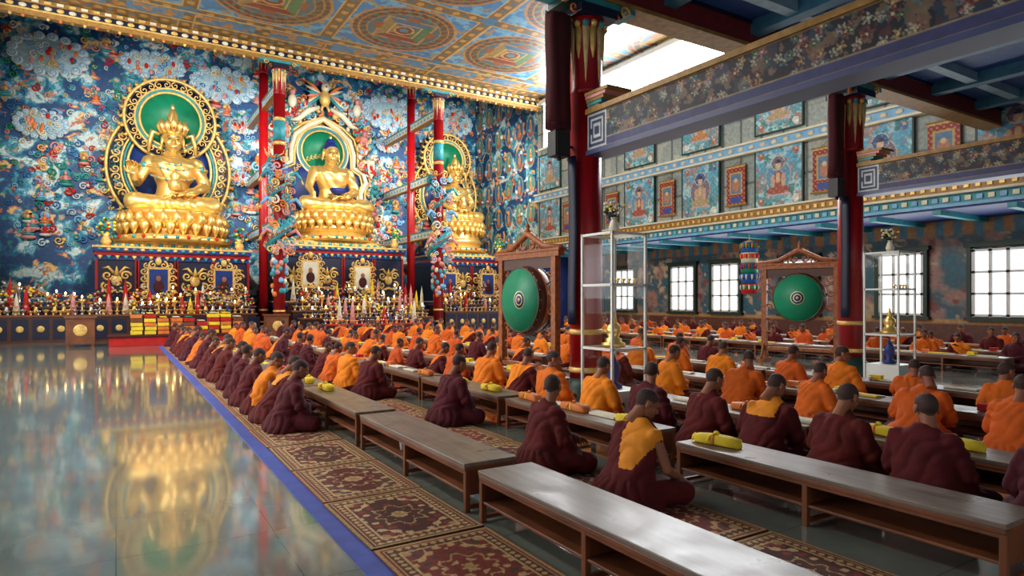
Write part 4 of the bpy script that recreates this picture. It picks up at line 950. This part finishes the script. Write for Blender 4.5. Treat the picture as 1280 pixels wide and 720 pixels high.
# ---------------------------------------------------------------- offering altar tables and objects
mb=MB(); rr=random.Random(8)
tabs=[(6.5,12.5,28.9,29.5,1.45,3,0),(6.4,12.6,28.0,28.6,1.1,3,0),(6.6,12.4,27.1,27.7,.8,3,0),(13.6,18.7,29.3,29.9,1.35,3,0),(13.7,18.6,28.3,28.9,1.0,3,0),(-3.8,5.1,29.4,30.0,1.3,3,0),(-3.8,5.0,28.5,29.1,1.0,3,0),(7.2,11.6,26.2,26.7,.55,4,0)]
for (x0,x1,y0,y1,h,top,side) in tabs:
    mb.bb(x0,x1,y0,y1,0,h-.06,side); mb.bb(x0-.06,x1+.06,y0-.06,y1+.06,h-.06,h,top)
    for x in np.arange(x0+.3,x1-.1,.6): mb.bb(x-.24,x+.24,y0-.02,y0+.02,.12,h-.15,5); mb.ell((x,y0-.03,h/2),(.12,.03,.12),1,10,6)
mb.obj('offering_table_tiers',[DWOOD,GOLDP,RED,WOOD,REDC,NAVY])
mb=MB()
SILV=mat('polished_silver',(.8,.8,.8),.25,.9,.1,5)
def bowl(x,y,z,s=1.,m=0): mb.lathe((x,y,z),[(.05*s,0),(.03*s,.03*s),(.03*s,.07*s),(.09*s,.14*s),(.1*s,.16*s),(.07*s,.15*s)],m,10)
for (x0,x1,y0,y1,z,_,_) in tabs:
    for x in np.arange(x0+.1,x1,.22): bowl(x,y0+.12,z,rr.uniform(.9,1.3),rr.choice([0,0,9]))
    for x in np.arange(x0+.2,x1-.1,.28):
        k=rr.random(); y=y0+.4; g=rr.uniform(1.,2.1)
        if k<.3: mb.lathe((x,y,z),[(.12,0),(.13,.05),(.10,.12),(.12,.14),(.07,.3*g),(.08,.32*g),(0,.6*g)],rr.choice([1,2,3,6]),12); mb.ell((x,y-.1,z+.3),(.05,.03,.06),2,8,6)
        elif k<.6: mb.lathe((x,y,z),[(.07,0),(.1,.12),(.05,.26),(.06,.3)],rr.choice([0,5,9]),12); [mb.ell((x+rr.uniform(-.17,.17),y+rr.uniform(-.1,.1),z+rr.uniform(.35,.55*g)),(.05,.05,.045),rr.choice([1,2,3,4,6,4]),6,5) for _ in range(20)]
        elif k<.88: mb.lathe((x,y,z),[(.1,0),(.03,.05),(.03,.25*g),(.1,.3*g),(.12,.36*g),(.06,.35*g)],rr.choice([0,9]),12); mb.ell((x,y,z+.41*g),(.03,.03,.06),7,6,5)
        else: mb.lathe((x,y,z),[(.05,0),(.05,.25),(.02,.32),(.02,.38)],rr.choice([4,5,8]),10)
mb.obj('altar_offering_bowls_and_tormas',[GOLD,CREAM,PINK,REDC,DGREEN,BLUE,YELL,LAMP,DARK,SILV])
for x,h in ((7.7,3.4),(10.2,3.2),(1.5,2.9),(4.0,2.9),(14.9,3.0),(17.2,3.0)):
    mb=MB(); mb.bb(-.6,.6,-.15,.15,0,h-1.3,0); mb.bb(-.66,.66,-.17,.17,h-1.3,h-1.22,1)
    z0=h-1.22; pc=2 if x in (7.7,10.2) else 6
    mb.bb(-.42,.42,-.05,.05,z0,h,1); mb.bb(-.34,.34,-.07,-.04,z0+.08,h-.08,pc); mb.ell((0,-.08,z0+.42),(.2,.02,.26),3,12,8); mb.ell((0,-.09,z0+.76),(.095,.02,.12),4,10,8)
    for sg in (-1,1):
        for k in range(4): mb.spiral((sg*.52,-.03,z0+.15+k*.3),.15,1,0,sg,1.3,.22)
        mb.spiral((sg*.2,-.03,h+.1),.16,1,pi/2,-sg,1.3,.22); mb.spiral((sg*.42,-.03,h+.05),.12,1,pi/2,-sg,1.3,.22)
    mb.ell((0,-.05,h+.25),(.12,.07,.16),1)
    for k in range(5): mb.bb(-.5+.2*k,-.32+.2*k,-.165,-.15,.3,h-1.4,[5,1,3,1,5][k])
    mb.obj('gilded_portrait_throne',[DWOOD,GOLDP,CREAM,DRED,SKIN,REDC,BLUE],(x,30.33,0))
mb=MB(); mb.bb(-.2,4.4,24.9,26.5,0,.3,0); mb.bb(-.25,4.45,24.85,26.55,.3,.36,1)
for i in range(9):
    x=.6+i*.40; n_=rr.choice([3,4,5,5])
    for j in range(n_): mb.box((x+rr.uniform(-.02,.02),25.5,.43+j*.14),(.34,.7,.12),rr.choice([2,3,2,0,6,3]))
    mb.box((x,25.5,.43+n_*.14-.03),(.2,.74,.03),rr.choice([3,4,5]))
mb.obj('ritual_platform_with_wrapped_texts',[REDC,DRED,ORANGE,YELL,GREEN,CREAM,WOOD],bevel=.01)
for x,y in ((-1.0,25.7),(5.3,26.)):
    mb=MB(); mb.bb(x-.4,x+.4,y-.3,y+.3,.1,.95,0); mb.bb(x-.45,x+.45,y-.35,y+.35,.95,1.,1)
    for sx in (-.35,.35):
        for sy in (-.25,.25): mb.bb(x+sx-.04,x+sx+.04,y+sy-.04,y+sy+.04,0,.12,1)
    mb.ell((x,y-.31,.55),(.2,.03,.2),2,12,8)
    mb.obj('carved_offering_stand',[WOOD,WOOD,GOLDP])
# ---------------------------------------------------------------- lights
def area(n,loc,rot,sx,sy,e,col=(1,1,1)):
    l=bpy.data.lights.new(n,'AREA'); l.shape='RECTANGLE'; l.size=sx; l.size_y=sy; l.energy=e; l.color=col
    o=bpy.data.objects.new(n,l); scene.collection.objects.link(o); o.location=loc
    o.rotation_euler=Vector(rot).to_track_quat('-Z','Y').to_euler(); return o
area('clerestory_daylight_right',(XR-.3,18.,10.5),(-1,0,-.35),18,1.8,2400,(.97,.98,1))
area('clerestory_daylight_left',(XL+.3,17.,10.6),(1,0,-.35),16,1.8,2000,(1,.97,.92))
area('window_daylight_left',(XL+.3,15.,2.6),(1,0,-.05),20,2.,520,(.97,.98,1))
area('window_daylight_right',(XR2-.35,15.,2.2),(-1,0,-.1),20,1.8,380,(.95,.98,1))
area('entrance_fill',(5.,YB+.4,2.6),(.1,1,.05),12,3.5,150,(.95,.98,1))  # added unseen fill before the closed entrance wall, lifts the near zone
for x in XS:
    l=bpy.data.lights.new('altar_fill_spot','SPOT'); l.energy=4600; l.spot_size=1.2; l.spot_blend=.6; l.color=(1,.95,.86); l.shadow_soft_size=.3  # added spots without any fitting, to brighten the statues and altar wall
    o=bpy.data.objects.new('altar_fill_spot',l); scene.collection.objects.link(o); o.location=(x-1.,23.,9.6); o.rotation_euler=(Vector((x,33,7.6))-o.location).to_track_quat('-Z','Y').to_euler()
w=bpy.data.worlds.new('World'); scene.world=w; w.use_nodes=True
w.node_tree.nodes['Background'].inputs[0].default_value=(.6,.7,.85,1); w.node_tree.nodes['Background'].inputs[1].default_value=.6
# ---------------------------------------------------------------- camera
cam=bpy.data.cameras.new('Camera'); co=bpy.data.objects.new('Camera',cam); scene.collection.objects.link(co)
co.location=(0,0,1.55); co.rotation_euler=(pi/2,0,-math.radians(31.75)); cam.sensor_width=36; cam.lens=22.5; cam.shift_y=15/1280; cam.clip_end=200
scene.camera=co
try: scene.view_settings.view_transform='Standard'; scene.view_settings.look='None'
except Exception as e: print(e)
print('OBJS',len(bpy.data.objects),'FACES',sum(len(o.data.polygons) for o in bpy.data.objects if o.type=='MESH'))
